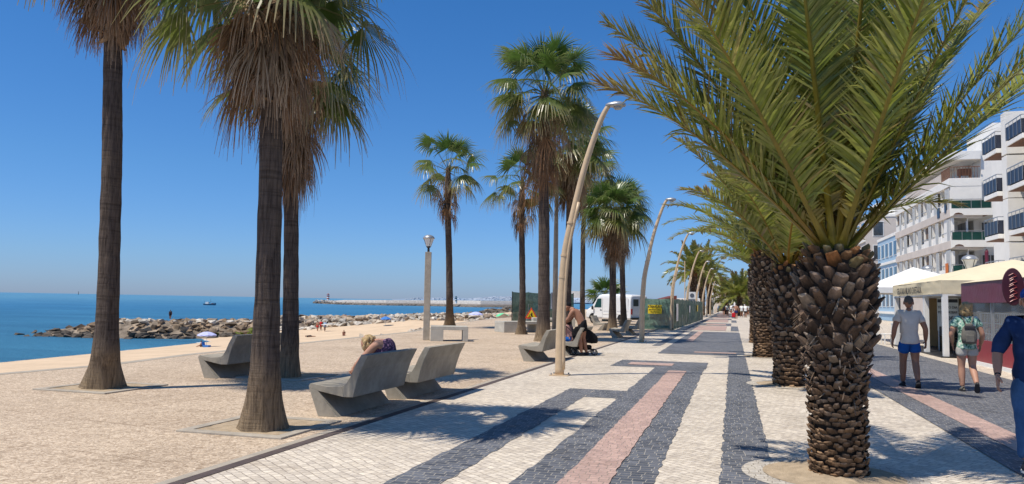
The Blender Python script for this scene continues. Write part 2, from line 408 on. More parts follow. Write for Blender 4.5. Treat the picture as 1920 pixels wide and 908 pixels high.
def sea_mat():
    m, nt, b = nodes('sea_water'); v = coord(nt)
    sep = N(nt, 'ShaderNodeSeparateXYZ'); L(nt, v, sep.inputs[0])
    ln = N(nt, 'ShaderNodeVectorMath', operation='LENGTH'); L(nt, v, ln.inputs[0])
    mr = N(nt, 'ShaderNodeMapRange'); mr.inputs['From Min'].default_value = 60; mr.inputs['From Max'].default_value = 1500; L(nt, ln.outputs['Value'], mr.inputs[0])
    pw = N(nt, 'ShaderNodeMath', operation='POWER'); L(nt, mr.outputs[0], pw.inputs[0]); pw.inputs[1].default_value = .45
    c = ramp(nt, pw.outputs[0], [(.0, (.085, .245, .31)), (.2, (.050, .195, .31)), (.6, (.045, .18, .33)), (1, (.095, .25, .38))])  # last stop is paler: horizon haze painted into the water colour
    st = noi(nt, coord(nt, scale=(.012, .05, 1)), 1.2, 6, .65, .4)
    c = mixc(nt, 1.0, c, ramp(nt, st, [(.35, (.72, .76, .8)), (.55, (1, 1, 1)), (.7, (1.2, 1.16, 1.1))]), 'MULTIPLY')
    L(nt, c, b.inputs['Base Color']); b.inputs['Roughness'].default_value = .45; b.inputs['IOR'].default_value = 1.33; b.inputs['Specular IOR Level'].default_value = .22
    n1 = noi(nt, coord(nt, scale=(1, 2.2, 1)), .45, 6, .7)
    bump(nt, b, n1, .9, .9); return m
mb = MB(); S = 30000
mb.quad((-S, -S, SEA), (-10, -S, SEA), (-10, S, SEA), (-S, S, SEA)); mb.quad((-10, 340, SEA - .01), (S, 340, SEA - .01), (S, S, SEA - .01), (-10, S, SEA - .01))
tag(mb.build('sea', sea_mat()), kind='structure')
# foam at the shore and round the groyne tip
M['foam'] = surf('foam', (.55, .57, .56), .9, .1, 3, .4, 5)
mb = MB(); prev = None; yy = 30
while yy < 120:
    x = xshore(yy); wd = max(-.3, -.15 + 1.6 * noise.noise(V((yy * .35, 3, 0)))); off = .8 * noise.noise(V((yy * .09, 0, 0)))
    a = mb.vert((x - wd + off, yy, SEA + .02)); b = mb.vert((x + .35 + off, yy, SEA + .035))
    if prev: mb.face((prev[0], prev[1], b, a))
    prev = (a, b); yy += .8
tag(mb.build('shore_foam', M['foam']), kind='stuff')

def boulder(mb, c, s, rr, flat=.7, tint=None):
    bm = bmesh.new()
    for _ in range(12):
        d = V((rr.gauss(0, 1), rr.gauss(0, 1), rr.gauss(0, 1))).normalized()
        bm.verts.new((d.x * s * rr.uniform(.75, 1.25), d.y * s * rr.uniform(.75, 1.2), d.z * s * flat * rr.uniform(.8, 1.1)))
    bmesh.ops.convex_hull(bm, input=bm.verts)
    M3 = Matrix.Rotation(rr.uniform(0, 6.28), 3, 'Z') @ Matrix.Rotation(rr.uniform(-.5, .5), 3, 'X')
    g = tint or rr.choice([(.34, .24, .155), (.43, .32, .215), (.26, .19, .125), (.50, .39, .275), (.20, .15, .105)])
    k = rr.uniform(.8, 1.15); g = tuple(x * k for x in g)
    ix = {}
    for f in bm.faces:
        ids = []
        for v_ in f.verts:
            if v_ not in ix: ix[v_] = mb.vert(V(c) + M3 @ v_.co, g)
            ids.append(ix[v_])
        mb.face(ids)
    bm.free()
PALE = [(.60, .53, .43), (.52, .44, .34), (.66, .60, .51), (.40, .31, .23)]
rr = random.Random(3)
# rock groyne: crest path, the seaward arm and the arm along the sand
tip = G(118, 627, SEA); bend = G(400, 634, SEA); e1 = V((-77, 140, 0)); e2 = V((-56, 150, 0)); e3 = V((-38, 163, 0))
mb = MB(); core = MB()
path = [V((tip.x, tip.y, 0)), V((-104, 117, 0)), V((-95, 123, 0)), V((-86, 130, 0)), e1, e2, e3]
def seglen(p): return sum((b - a).length for a, b in zip(p, p[1:]))
Ltot = seglen(path)
def along(t):
    d = t * Ltot
    for a, b in zip(path, path[1:]):
        l = (b - a).length
        if d <= l: return a + (b - a) * (d / l), (b - a).normalized()
        d -= l
    return path[-1], (path[-1] - path[-2]).normalized()
for i in range(2100):
    t = rr.random() ** .92; p, tg = along(t); n = V((-tg.y, tg.x, 0))
    top = -2.95 if t > .13 else -2.95 - (1 - t / .13) * 2.2
    o = rr.uniform(-9, 7); base = -6.1
    slope = 1 - max(0, abs(o) - 3.0) / 6.0
    z = base + (top - base) * max(0, min(1, slope)) + rr.uniform(-.5, .0) - .25
    q = p + n * o
    if t > .42: z = max(z, sandz(q.x, q.y) - .2) + (.85 if abs(o) < 5 else .15)
    pale = t > .4 and rr.random() < .75 or z > -3.6 and rr.random() < .5
    green = (t > .28 and t < .46 and z < -4.9 and o < 0 and rr.random() < .6)
    wet = z < -5.3 and t < .4
    tint = (.16, .19, .035) if green else ((.13, .11, .09) if wet else (rr.choice(PALE) if pale else None))
    boulder(mb, (q.x, q.y, z), rr.uniform(.55, 1.25), rr, .62, tint)
prev = None
for k in range(21):
    p, tg = along(k / 20); n = V((-tg.y, tg.x, 0)); top = -3.25 if k > 2 else -5.2 + k * .7
    sec = [(-9, -6.6), (-3, top), (3, top), (7, -6.6)]
    r = [mb.vert((p + n * o) + V((0, 0, z)), (.30, .24, .18)) for o, z in sec]
    if prev:
        for j in range(3): mb.face((prev[j], prev[j + 1], r[j + 1], r[j]))
    prev = r
for px, py in ((95, 622), (60, 625), (35, 628)):
    p = G(px, py, SEA); boulder(mb, p, 1.0, rr, .5, (.13, .11, .09))
tag(mb.build('rock_groyne', M['rock'], recalc=True), 'rough boulder groyne between the bathing cove and the sea', 'groyne', kind='stuff')
# loose rocks by the plaza edge and at the waterline beyond the huts
def Gs(px, py, dz=0.0):
    z = -4.5
    for _ in range(30):
        p = G(px, py, z + dz); z = .5 * z + .5 * sandz(p.x, p.y)
    return G(px, py, z + dz)
for (px, py, zz, n, s, lab) in ((705, 631, -2.6, 9, .8, ''), (800, 620, -2.6, 14, .9, 'heap of pale boulders')):
    c = Gs(px, py); mb = MB()
    for i in range(n): boulder(mb, c + V((rr.uniform(-2.5, 2.5), rr.uniform(-2, 2), rr.uniform(-.45, .1))), s * rr.uniform(.5, 1), rr, .7, rr.choice(PALE))
    lab = 'small heap of pale boulders on the sand, the left one below the plaza edge' if px == 705 else 'heap of pale boulders on the sand just left of the lantern post'
    tag(mb.build('rock_heap', M['rock']), lab, 'rocks')
mb = MB(); a = G(880, 592, SEA); b = G(975, 586, SEA)
for i in range(160):
    t = rr.random(); p = a.lerp(b, t); h = 1.0 + 5.5 * t
    boulder(mb, p + V((rr.uniform(-8, 8), rr.uniform(-10, 10), rr.uniform(-.5, h * .6))), rr.uniform(1.2, 2.6), rr, .6, rr.choice([(.13, .11, .09), (.2, .17, .13), (.27, .22, .16)]))
tag(mb.build('rock_reef', M['rock']), 'low dark rock reef in the water left of the green fence', 'reef', kind='stuff')

# far breakwater with its two beacons
def breakwater():
    mb = MB(); pts = [(586, 569), (640, 571.5), (720, 573), (800, 574.0), (900, 576.6), (1000, 577.5)]
    prev = None; rb = random.Random(5)
    P = [G(px, py, SEA) for px, py in pts]
    for i, (p, (px, py)) in enumerate(zip(P, pts)):
        d = (p - EYE).length; topz = EYE.z + d * (-( (562 if i else 566) + (px - 586) * .0055) + (548 + .0182 * px)) / 1450.0
        u = V((FWD.x, FWD.y, 0)).normalized()
        sec = [(0, SEA - .5, (.20, .175, .15)), (10, SEA + (topz - SEA) * .42, (.24, .21, .18)), (11, SEA + (topz - SEA) * .45, (.48, .45, .42)), (18, topz, (.56, .54, .50)), (30, topz, (.55, .53, .5)), (50, SEA - .5, (.4, .38, .36))]
        r = [mb.vert((p.x + u.x * o, p.y + u.y * o, z), c) for o, z, c in sec]
        if prev:
            for j in range(5): mb.face((prev[j], prev[j + 1], r[j + 1], r[j]))
        else: mb.face(r)
        prev = r
    for i in range(900):
        k = rb.random() * (len(P) - 1.001); j = int(k); p = P[j].lerp(P[j + 1], k - j); d = (p - EYE).length
        u = V((FWD.x, FWD.y, 0)).normalized(); o = rb.uniform(1, 19); topz = SEA + .0045 * d
        z = SEA + (topz - SEA) * min(1, o / 18) * .95
        c = rb.choice([(.16, .14, .12), (.25, .21, .18), (.3, .26, .22)]) if o < 10 else rb.choice([(.50, .47, .43), (.42, .39, .35), (.58, .56, .52), (.28, .25, .22)])
        boulder(mb, (p.x + u.x * o, p.y + u.y * o, z), rb.uniform(.7, 1.5) * d / 1000, rb, .7, c)
    o = mb.build('breakwater', M['rock']); tag(o, 'long far breakwater of pale boulders reaching across the sea', 'breakwater', kind='stuff')
breakwater()
M['beaconred'] = surf('beacon_red', (.42, .10, .07), .6); M['beacondark'] = surf('beacon_dark', (.03, .06, .05), .6)
def beacon(px, ybase, ytop, d, mat, label):
    b = atD(px, ybase, d); t = atD(px, ytop, d); H = t.z - b.z; r = H * .21
    o = empty('lighthouse', b, 0, label, 'lighthouse')
    mb = MB(); mb.lathe([(r * 1.05, -2), (r, 0), (r * .95, H * .8)], (0, 0, 0), 16); mb.build('tower', M['white'], o)
    for k in (0, 1):
        mb = MB(); z = H * (.08 + .38 * k); mb.lathe([(r * 1.03, z), (r * 1.03, z + H * .17)], (0, 0, 0), 16); mb.build('stripe', mat, o)
    mb = MB(); mb.lathe([(r * 1.3, H * .8), (r * 1.3, H * .84), (r * .6, H * .85), (r * .6, H * .95), (r * .1, H)], (0, 0, 0), 16); mb.build('lantern_room', mat, o)
beacon(615, 562, 550.5, 1040, M['beaconred'], 'small red and white striped lighthouse at the left tip of the breakwater')
beacon(855, 566, 555.5, 930, M['beacondark'], 'small green and white striped lighthouse standing midway on the breakwater')

# hills and white town across the bay, with distance haze mixed into their colours
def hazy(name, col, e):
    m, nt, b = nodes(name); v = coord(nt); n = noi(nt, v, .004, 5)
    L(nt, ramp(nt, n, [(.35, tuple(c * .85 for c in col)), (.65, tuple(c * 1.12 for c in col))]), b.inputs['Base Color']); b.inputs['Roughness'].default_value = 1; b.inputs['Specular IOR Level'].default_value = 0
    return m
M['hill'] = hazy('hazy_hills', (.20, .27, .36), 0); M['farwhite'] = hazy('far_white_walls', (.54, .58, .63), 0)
mb = MB(); prev = None
prof = [(735, 0), (745, .5), (760, 1.8), (780, 3.2), (800, 4.2), (830, 4.5), (860, 4.6), (885, 4.4), (905, 6.2), (930, 8.5), (960, 9.6), (1000, 10), (1050, 10), (1100, 9.5), (1160, 10.5), (1230, 11.5), (1300, 11.5), (1400, 12), (1500, 12)]
DH = 5200
for px, h in prof:
    yb = 548 + .0182 * px
    a = atD(px, yb + 3, DH - 300); b = atD(px, yb - h, DH); a.z = SEA
    r = [mb.vert(a), mb.vert(V((a.x * .5 + b.x * .5, a.y * .5 + b.y * .5, SEA * .4 + b.z * .6))), mb.vert(b)]
    if prev:
        mb.face((prev[0], r[0], r[1], prev[1])); mb.face((prev[1], r[1], r[2], prev[2]))
    prev = r
tag(mb.build('hills', M['hill'], smooth=True), kind='structure')
mb = MB(); rf = random.Random(11)
def hprof(px):
    for (a, ha), (b, hb) in zip(prof, prof[1:]):
        if px <= b: return ha + (hb - ha) * (px - a) / (b - a)
    return 12
for i in range(950):
    px = rf.choice([rf.uniform(890, 1300), rf.uniform(890, 1100), rf.uniform(760, 900)])
    if px < 890 and rf.random() < .75: continue
    h = hprof(px) * rf.uniform(.15, .95); t = h / 12
    p = atD(px, 548 + .0182 * px - h, DH - 420 + 200 * t)
    s = rf.uniform(4, 15); mb.box(p.x - s, p.x + s, p.y - 8, p.y + 8, p.z - rf.uniform(1, 4), p.z + rf.uniform(1, 4))
tag(mb.build('distant_town', M['farwhite']), 'hazy white town spread over the hills across the bay', 'town', kind='stuff')
# ------------------------------------------------------------------ palms
Z = V((0, 0, 1))
def lerpc(a, b, t): return tuple(x + (y - x) * t for x, y in zip(a, b))
def fan_leaf(mb, O, az, el, pet, Rb, rr, dead=False, segs=30, droop=.5, nw=4):
    d = V((math.cos(az) * math.cos(el), math.sin(az) * math.cos(el), math.sin(el)))
    hor = V((math.cos(az), math.sin(az), 0))
    # petiole with a sag
    pts = []; p = O.copy(); t = d.copy(); n = 4; sag = .16 if not dead else .3
    for i in range(n + 1):
        pts.append(p.copy()); t = (t - Z * sag * (i / n) * (0.4 + math.cos(el))).normalized(); p = p + t * (pet / n)
    if not dead: gc = lerpc((.12, .16, .035), (.20, .20, .06), rr.random())
    else: gc = (.20, .13, .07)
    mb.cur = gc; mb.tube(pts, [.026, .02, .015, .012, .01], 5, cap=False, flat=.6)
    E = pts[-1]; T = (pts[-1] - pts[-2]).normalized()
    S = T.cross(Z)
    if S.length < .1: S = V((-math.sin(az), math.cos(az), 0))
    S.normalize(); S = (Matrix.Rotation(rr.uniform(-.5, .5), 3, T) @ S); Nn = S.cross(T).normalized()
    if Nn.z < 0: Nn = -Nn
    T = (T - Z * rr.uniform(.05, .3)).normalized()
    if dead:
        span = R(rr.uniform(35, 80)); base = rr.choice([(.24, .165, .11), (.32, .23, .155), (.17, .12, .085), (.37, .29, .21), (.26, .145, .075)]); kk = rr.uniform(.8, 1.2); base = tuple(c * kk for c in base); tipc = tuple(min(1, c * 1.5) for c in base)
    else:
        span = R(rr.uniform(100, 130))
        old = max(0, min(1, (.5 - math.sin(el)) * 1.1 + rr.uniform(-.2, .3)))
        base = lerpc((.085, .165, .03), (.21, .22, .055), old * .8); base = lerpc(base, (.05, .105, .025), rr.random() * .5)
        tipc = lerpc((.20, .26, .08), (.42, .34, .19), min(1, old + rr.random() * .4))
    dphi = 2 * span / segs
    ss = (0.04, .38, .62, .82, 1.0) if nw == 4 else (.04, .45, .75, 1.0)
    for i in range(segs):
        ph = -span + (i + .5) * dphi
        Ln = Rb * (1 - .28 * (abs(ph) / span) ** 2) * rr.uniform(.88, 1.08)
        D = (T * math.cos(ph) + S * math.sin(ph) - Nn * (.22 * abs(math.sin(ph)) + .08)).normalized()
        if dead: D = (D + V((rr.gauss(0, .09), rr.gauss(0, .09), rr.gauss(0, .09)))).normalized()
        side = (-T * math.sin(ph) + S * math.cos(ph)).normalized()
        dr = droop * rr.uniform(.6, 1.4)
        if rr.random() < .15: dr *= 1.7
        prev = None; curl = V((rr.gauss(0, .06), rr.gauss(0, .06), 0))
        for k, s_ in enumerate(ss):
            r = Ln * s_
            q = max(0, s_ - .42)
            p = E + D * (r - q * q * dr * Rb * .55) - Z * (q * q * dr * Rb * 1.9) + curl * (q * Rb)
            wj = Rb * .38 * math.tan(dphi / 2) * 1.06
            wd = r * math.tan(dphi / 2) * 1.08 if s_ <= .39 else wj * (1.12 - .95 * ((s_ - .38) / .62) ** 1.1)
            if dead: wd *= .8
            wd = max(wd, .0022)
            c = lerpc(base, tipc, max(0, (s_ - .45) / .55) ** 1.3)
            pl = Nn * (wd * .35)
            a = mb.vert(p - side * wd + pl, c); b = mb.vert(p + side * wd - pl, c)
            if prev: mb.face((prev[0], prev[1], b, a))
            prev = (a, b)
def trunk_path(pix, d):
    return [atD(px, py, d) for px, py in pix]
def fan_palm(base_px, pix, d, r_mid, r_base, crown, Rb, pet, nlive, ndead, label, seed, skirt=1.0, boots=0, big=False, taper=.85, elmin=-25, dspread=.5, petl=1.0):
    rr = random.Random(seed)
    base = G(*base_px); P = [base] + trunk_path(pix, d)
    o = empty('fan_palm', base, 0, label, 'palm tree', 'fan palms on the plaza')
    loc = [p - base for p in P]
    # resample the stem
    T = MB(); T.cur = (1, 1, 1); n = 46; rings = 44 if big else 20; prev = None
    Lz = loc[-1].z
    def stem(z):
        for a, b in zip(loc, loc[1:]):
            if z <= b.z: return a + (b - a) * ((z - a.z) / max(1e-6, b.z - a.z))
        return loc[-1]
    for i in range(n + 1):
        t = (i / n) ** 1.5; z = Lz * t; c = stem(z); c = V((c.x, c.y, z))
        fl = math.exp(-z / (.30 + .12 * r_mid / .2)); rad = r_mid * (1 - (1 - taper) * t) + (r_base - r_mid) * fl
        ring = []
        for k in range(rings):
            a = 2 * math.pi * k / rings
            q = rad * (1 + .05 * noise.noise(V((math.cos(a) * 1.5, math.sin(a) * 1.5, z * .6 + seed))) + .035 * fl * math.sin(a * 7 + seed) + .012 * noise.noise(V((math.cos(a) * 9, math.sin(a) * 9, z * 2))))
            q += .012 * noise.noise(V((0, seed, z * 3.5)))
            ring.append(T.vert(c + V((math.cos(a) * q, math.sin(a) * q, 0))))
        if prev: T.bridge(prev, ring)
        prev = ring
    T.face(prev); T.build('trunk', M['bark'], o, smooth=True)
    top = loc[-1]; C = V((top.x, top.y, crown)); 
    # upper stem under the leaves, wrapped in crossed leaf bases
    B = MB(); B.cur = (.16, .11, .075)
    B.tube([top - Z * .05, V((C.x, C.y, (top.z + C.z) / 2)), C + Z * .25], [r_mid * .9, r_mid * 1.0, r_mid * .6], 14)
    if boots:
        for i in range(boots):
            a = i * 2.399; z = top.z - .06 + (C.z - top.z) * .9 * i / boots; dirn = V((math.cos(a), math.sin(a), 0)); tang = V((-math.sin(a), math.cos(a), 0)) * rr.choice((-1, 1))
            c0 = V((top.x, top.y, z)) + dirn * r_mid * .95
            B.cur = rr.choice([(.24, .165, .11), (.33, .24, .165), (.17, .12, .085), (.28, .17, .10)])
            q = [c0 - tang * .10 - Z * .10, c0 + tang * .01 + dirn * .03 - Z * .06, c0 + tang * .16 + dirn * .035 + Z * .16, c0 + tang * .20 + dirn * (.06 + .1 * rr.random()) + Z * .30]
            B.tube(q, [.03, .055, .04, .022], 6, flat=.45)
    B.build('leaf_base_stem', M['scale'], o)
    A = MB()
    for i in range(nlive):
        t = (i + .5) / nlive; el = R(84 - (84 - elmin) * t ** 1.05 + rr.uniform(-6, 6)); az = i * 2.39996 + rr.uniform(-.25, .25)
        O = C + Z * (.30 - .35 * t) + V((math.cos(az), math.sin(az), 0)) * r_mid * .5
        fan_leaf(A, O, az, el, pet * rr.uniform(.7, 1.2) * (1.0 if el < R(60) else .85), Rb * rr.uniform(.88, 1.1), rr, False, 36 if big else 28, .16 + .42 * t, 4)
    A.build('crown', M['fir'], o, recalc=False)
    K = MB()
    for i in range(ndead):
        t = (i + .5) / ndead; az = i * 2.39996 * 1.01 + rr.uniform(-.3, .3)
        z = C.z - .05 - (C.z - top.z) * .85 * t * skirt
        el = R(-22 - 50 * min(1, t * 1.5) + rr.uniform(-10, 10)) if dspread > .4 else R(0 - 55 * min(1, t * 1.3) + rr.uniform(-14, 14))
        O = V((C.x, C.y, z)) + V((math.cos(az), math.sin(az), 0)) * r_mid * .6
        fan_leaf(K, O, az, el, pet * petl * rr.uniform(.3, .8), Rb * rr.uniform(.55, .85), rr, True, 26 if big else 18, .7 if dspread > .4 else .5, 4)
    K.build('dead_leaf_skirt', M['dead'], o, recalc=False)
    return o
fan_palm((193, 728), [(198, 660), (205, 500), (210, 300), (212, 75)], 12.57, .168, .36, 7.3, .95, .95, 30, 60, 'tall fan palm with a bare brown trunk, farthest left of all the palms', 1, boots=44, big=True, petl=.8, skirt=.5, elmin=-10, dspread=.3)
fan_palm((493, 805), [(497, 700), (503, 500), (507, 350), (509, 178)], 8.95, .148, .30, 5.1, .90, .9, 34, 70, 'nearest fan palm, thick flared trunk in a square grit pit with a shaggy brown skirt', 2, boots=46, big=True, petl=.75, skirt=.50, elmin=-12, dspread=.3)
fan_palm((541, 708), [(545, 600), (546, 450), (546, 290)], 14.8, .155, .24, 5.85, 1.0, .95, 30, 80, 'fan palm just behind the nearest one, its dark trunk rising beside the first bench', 3, boots=40, big=True, petl=.8)
fan_palm((843, 613), [(843, 560), (842, 480), (839, 380)], 43.5, .20, .42, 8.8, 1.15, 1.5, 22, 20, 'slender fan palm with a sparse crown standing behind the first concrete block seat', 4, elmin=-30)
fan_palm((977, 627), [(980, 560), (979, 480), (978, 405)], 36, .155, .32, 6.95, .95, 1.2, 22, 20, 'short slim fan palm leaning slightly, just left of the roadworks sign', 5, elmin=-30)
fan_palm((1018, 640), [(1020, 560), (1020, 450), (1019, 310)], 30.4, .24, .38, 9.75, 1.3, 1.55, 40, 44, 'tallest fan palm in the middle group with a full double tier crown', 6, big=True, elmin=-35)
fan_palm((1064, 628), [(1064, 560), (1067, 450), (1069, 340)], 37, .19, .3, 9.0, 1.35, 1.4, 34, 34, 'fan palm directly behind the nearest curved street lamp, crown merging with its taller neighbour', 7, elmin=-35)
fan_palm((1092, 611), [(1092, 560), (1093, 450), (1096, 370)], 50, .17, .28, 10.0, 1.4, 1.45, 30, 30, 'thin fan palm rising in front of the cab of the white van', 8, elmin=-30)
fan_palm((1148, 621), [(1149, 560), (1149, 465)], 42.7, .20, .34, 6.4, 1.3, 1.05, 36, 32, 'fan palm with a bright green crown, the left of the pair before the white van', 9, elmin=-30)
fan_palm((1170, 611), [(1168, 560), (1166, 460)], 52, .20, .34, 7.9, 1.4, 1.15, 34, 34, 'fan palm, the right of the pair in front of the white van', 10, elmin=-30)
# low bushy fan palm behind the van
def bush_palm():
    rr = random.Random(21); b = atD(1135, 600, 66); b.z = 0; o = empty('low_fan_palm', b, 0, 'low bushy fan palm showing above the roof of the white van', 'palm tree')
    A = MB(); Tm = MB(); Tm.tube([(0, 0, 0), (0, 0, 2.0)], [.3, .25], 12); Tm.build('trunk', M['bark'], o)
    for i in range(22):
        t = i / 22; fan_leaf(A, V((0, 0, 2.0)), i * 2.4, R(80 - 75 * t), 1.0, 1.25, rr, False, 20, .15)
    A.build('crown', M['fir'], o, recalc=False)
bush_palm()

# ---- date palms
def frond(mb, O, az, el, Lf, bend, rr, nleaf=80, ll=.42, brown=.2, tone=0.5, side_bend=0.0, detail=3, stem_r=.03, lw=1.0):
    d = V((math.cos(az) * math.cos(el), math.sin(az) * math.cos(el), math.sin(el)))
    n = 24; pts = [O.copy()]; tans = []; t = d.copy(); sb = V((-math.sin(az), math.cos(az), 0))
    for i in range(n):
        tans.append(t.copy()); pts.append(pts[-1] + t * (Lf / n))
        t = (t - Z * (bend / n) * (.25 + 1.5 * (i / n) ** 1.5) * (0.25 + math.cos(el)) + sb * (side_bend / n)).normalized()
    tans.append(t.copy())
    mb.cur = lerpc((.30, .27, .04), (.36, .22, .03), rr.random())
    rad = [stem_r * (1 - .88 * (i / n)) * (1.9 if i == 0 else 1.25 if i == 1 else 1) for i in range(n + 1)]
    mb.tube(pts, rad, 6, cap=False, flat=.55)
    g0 = lerpc((.09, .165, .025), (.23, .29, .04), tone)
    def at(s):
        f = s * n; i = min(n - 1, int(f)); u = f - i
        return pts[i].lerp(pts[i + 1], u), tans[i].lerp(tans[i + 1], u).normalized()
    twist = rr.uniform(-.25, .25)
    for sd_ in (-1, 1):
        for k in range(nleaf):
            s = .10 + .90 * (k + rr.random() * .7) / nleaf
            p, T = at(min(1, s)); S = T.cross(Z)
            if S.length < .08: S = sb.copy()
            S.normalize(); Nn = S.cross(T).normalized()
            S = Matrix.Rotation(twist, 3, T) @ S; Nn = Matrix.Rotation(twist, 3, T) @ Nn
            prof = math.sin(min(1, (s + .10) / .5) * math.pi / 2) * (1 - .62 * max(0, (s - .55) / .45) ** 1.5)
            ln = ll * prof * rr.uniform(.85, 1.12)
            if s < .17: ln *= .45
            fwd = .62 + .75 * s + rr.uniform(-.1, .1); up = rr.choice((.16, .42, .62)) + rr.uniform(-.1, .1)
            D = (S * sd_ + T * fwd + Nn * up).normalized()
            W_ = (D.cross(Nn)).normalized(); W_ = (Matrix.Rotation(rr.uniform(-.5, .5), 3, D) @ W_)
            wd = ll * .024 * lw * rr.uniform(.85, 1.15)
            c0 = lerpc(g0, (.30, .31, .06), rr.random() * .45)
            br = max(0, (s - .72) / .28) * brown * 2.2 + (rr.random() < .06) * .7
            c0 = lerpc(c0, (.26, .17, .085), min(1, br)); ct = lerpc(c0, (.36, .29, .15), .25 + .4 * brown)
            if rr.random() < .28: c0 = lerpc(c0, (.46, .45, .12), .55)  # bright yellow sun highlights put into the colour of random leaflets
            if s < .15: c0 = (.27, .24, .05); ct = (.33, .26, .08)
            bow = rr.uniform(.05, .32) if rr.random() < .85 else rr.uniform(.4, .9)
            prev = None
            for j in range(detail + 1):
                u = j / detail
                q = p + D * (ln * u) - Z * (ln * bow * u * u * .6) 
                w2 = wd * (.55 if j == 0 else (1.0 - .92 * max(0, (u - .3) / .7) ** 1.6 if u < 1 else .06))
                c = lerpc(c0, ct, u * u)
                a = mb.vert(q - W_ * w2, c); b = mb.vert(q + W_ * w2, c)
                if prev: mb.face((prev[0], prev[1], b, a))
                prev = (a, b)
def boot(mb, c, out, tang, w, h, l, rr, col):
    # a cut leaf stub: keeled wedge standing out and up from the stem
    up = Z
    tipd = (out * .8 + up * .6).normalized(); k = rr.uniform(.8, 1.2)
    b0 = c - tang * w * .62 - up * h * .5; b1 = c + tang * w * .62 - up * h * .5; b2 = c + tang * w * .5 + up * h * .4; b3 = c - tang * w * .5 + up * h * .4
    bk = c - up * h * .75 + out * .012
    t = c + tipd * l * k
    ts = tang * w * rr.uniform(.30, .50) * k; th = (up * .8 - out * .5).normalized() * h * rr.uniform(.06, .24); t = t + tang * w * rr.uniform(-.2, .2)
    t0 = t - ts - th * .5; t1 = t + ts - th * .5; t2 = t + ts * .8 + th; t3 = t - ts * .8 + th; tk = t - th * 1.6 - tipd * l * .1
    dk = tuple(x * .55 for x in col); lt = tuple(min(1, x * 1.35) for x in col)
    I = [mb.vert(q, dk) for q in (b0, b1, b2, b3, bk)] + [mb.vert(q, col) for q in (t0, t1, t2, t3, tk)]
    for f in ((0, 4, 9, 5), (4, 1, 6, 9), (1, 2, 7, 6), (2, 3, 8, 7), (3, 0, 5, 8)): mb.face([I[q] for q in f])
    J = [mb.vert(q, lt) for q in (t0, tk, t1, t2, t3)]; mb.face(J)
BR = [(.20, .13, .085), (.14, .092, .062), (.24, .17, .12), (.10, .068, .048), (.31, .24, .175)]
def date_trunk(o, prof, zt0, rr, near=True, lean=(0, 0)):
    """prof: (z, radius) table; below zt0 flat ring scars, above it the big stubs"""
    ztop = prof[-1][0]
    def rad(z):
        for (a, ra), (b, rb) in zip(prof, prof[1:]):
            if z <= b: return ra + (rb - ra) * (z - a) / (b - a)
        return prof[-1][1]
    mb = MB(); prev = None; n = 40
    for i in range(n + 1):
        z = ztop * i / n; ring = []
        for k in range(28):
            a = 2 * math.pi * k / 28; q = rad(z) * .86 * (1 + .05 * noise.noise(V((math.cos(a) * 2, math.sin(a) * 2, z * 2))))
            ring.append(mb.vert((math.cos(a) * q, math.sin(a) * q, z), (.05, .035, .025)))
        if prev: mb.bridge(prev, ring)
        prev = ring
    mb.face(prev)
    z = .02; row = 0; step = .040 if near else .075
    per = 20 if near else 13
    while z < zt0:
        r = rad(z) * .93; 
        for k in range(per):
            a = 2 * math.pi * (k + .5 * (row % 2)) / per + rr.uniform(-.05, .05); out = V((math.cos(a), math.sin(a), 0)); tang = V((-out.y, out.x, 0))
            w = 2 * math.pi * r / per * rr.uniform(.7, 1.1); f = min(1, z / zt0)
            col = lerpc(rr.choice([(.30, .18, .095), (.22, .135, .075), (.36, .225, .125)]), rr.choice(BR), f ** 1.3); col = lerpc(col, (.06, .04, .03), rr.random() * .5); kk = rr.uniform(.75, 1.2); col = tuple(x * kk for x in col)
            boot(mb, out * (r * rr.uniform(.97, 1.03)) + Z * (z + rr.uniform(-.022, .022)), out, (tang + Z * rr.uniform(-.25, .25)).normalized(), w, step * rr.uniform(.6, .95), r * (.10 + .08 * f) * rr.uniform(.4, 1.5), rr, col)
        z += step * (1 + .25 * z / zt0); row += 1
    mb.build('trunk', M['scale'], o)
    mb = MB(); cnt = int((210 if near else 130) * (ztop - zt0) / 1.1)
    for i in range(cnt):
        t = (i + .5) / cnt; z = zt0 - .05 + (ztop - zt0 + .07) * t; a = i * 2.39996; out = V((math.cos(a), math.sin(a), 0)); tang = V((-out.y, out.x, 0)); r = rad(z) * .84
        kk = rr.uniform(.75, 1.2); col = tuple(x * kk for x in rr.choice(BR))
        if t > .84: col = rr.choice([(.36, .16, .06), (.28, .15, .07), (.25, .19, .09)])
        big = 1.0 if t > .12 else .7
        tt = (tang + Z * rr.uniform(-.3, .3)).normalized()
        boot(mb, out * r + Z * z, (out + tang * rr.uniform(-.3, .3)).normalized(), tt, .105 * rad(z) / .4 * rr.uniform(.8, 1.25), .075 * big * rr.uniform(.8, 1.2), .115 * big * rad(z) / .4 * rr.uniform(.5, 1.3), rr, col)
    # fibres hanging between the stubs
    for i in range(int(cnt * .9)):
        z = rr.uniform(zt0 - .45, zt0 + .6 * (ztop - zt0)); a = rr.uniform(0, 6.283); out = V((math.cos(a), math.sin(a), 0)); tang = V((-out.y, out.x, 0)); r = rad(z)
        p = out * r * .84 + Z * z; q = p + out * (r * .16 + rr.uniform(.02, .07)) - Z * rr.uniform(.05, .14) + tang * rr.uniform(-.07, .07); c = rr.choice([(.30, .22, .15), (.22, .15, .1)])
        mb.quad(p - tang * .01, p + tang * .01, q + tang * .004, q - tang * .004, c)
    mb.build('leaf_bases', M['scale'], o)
    return rad

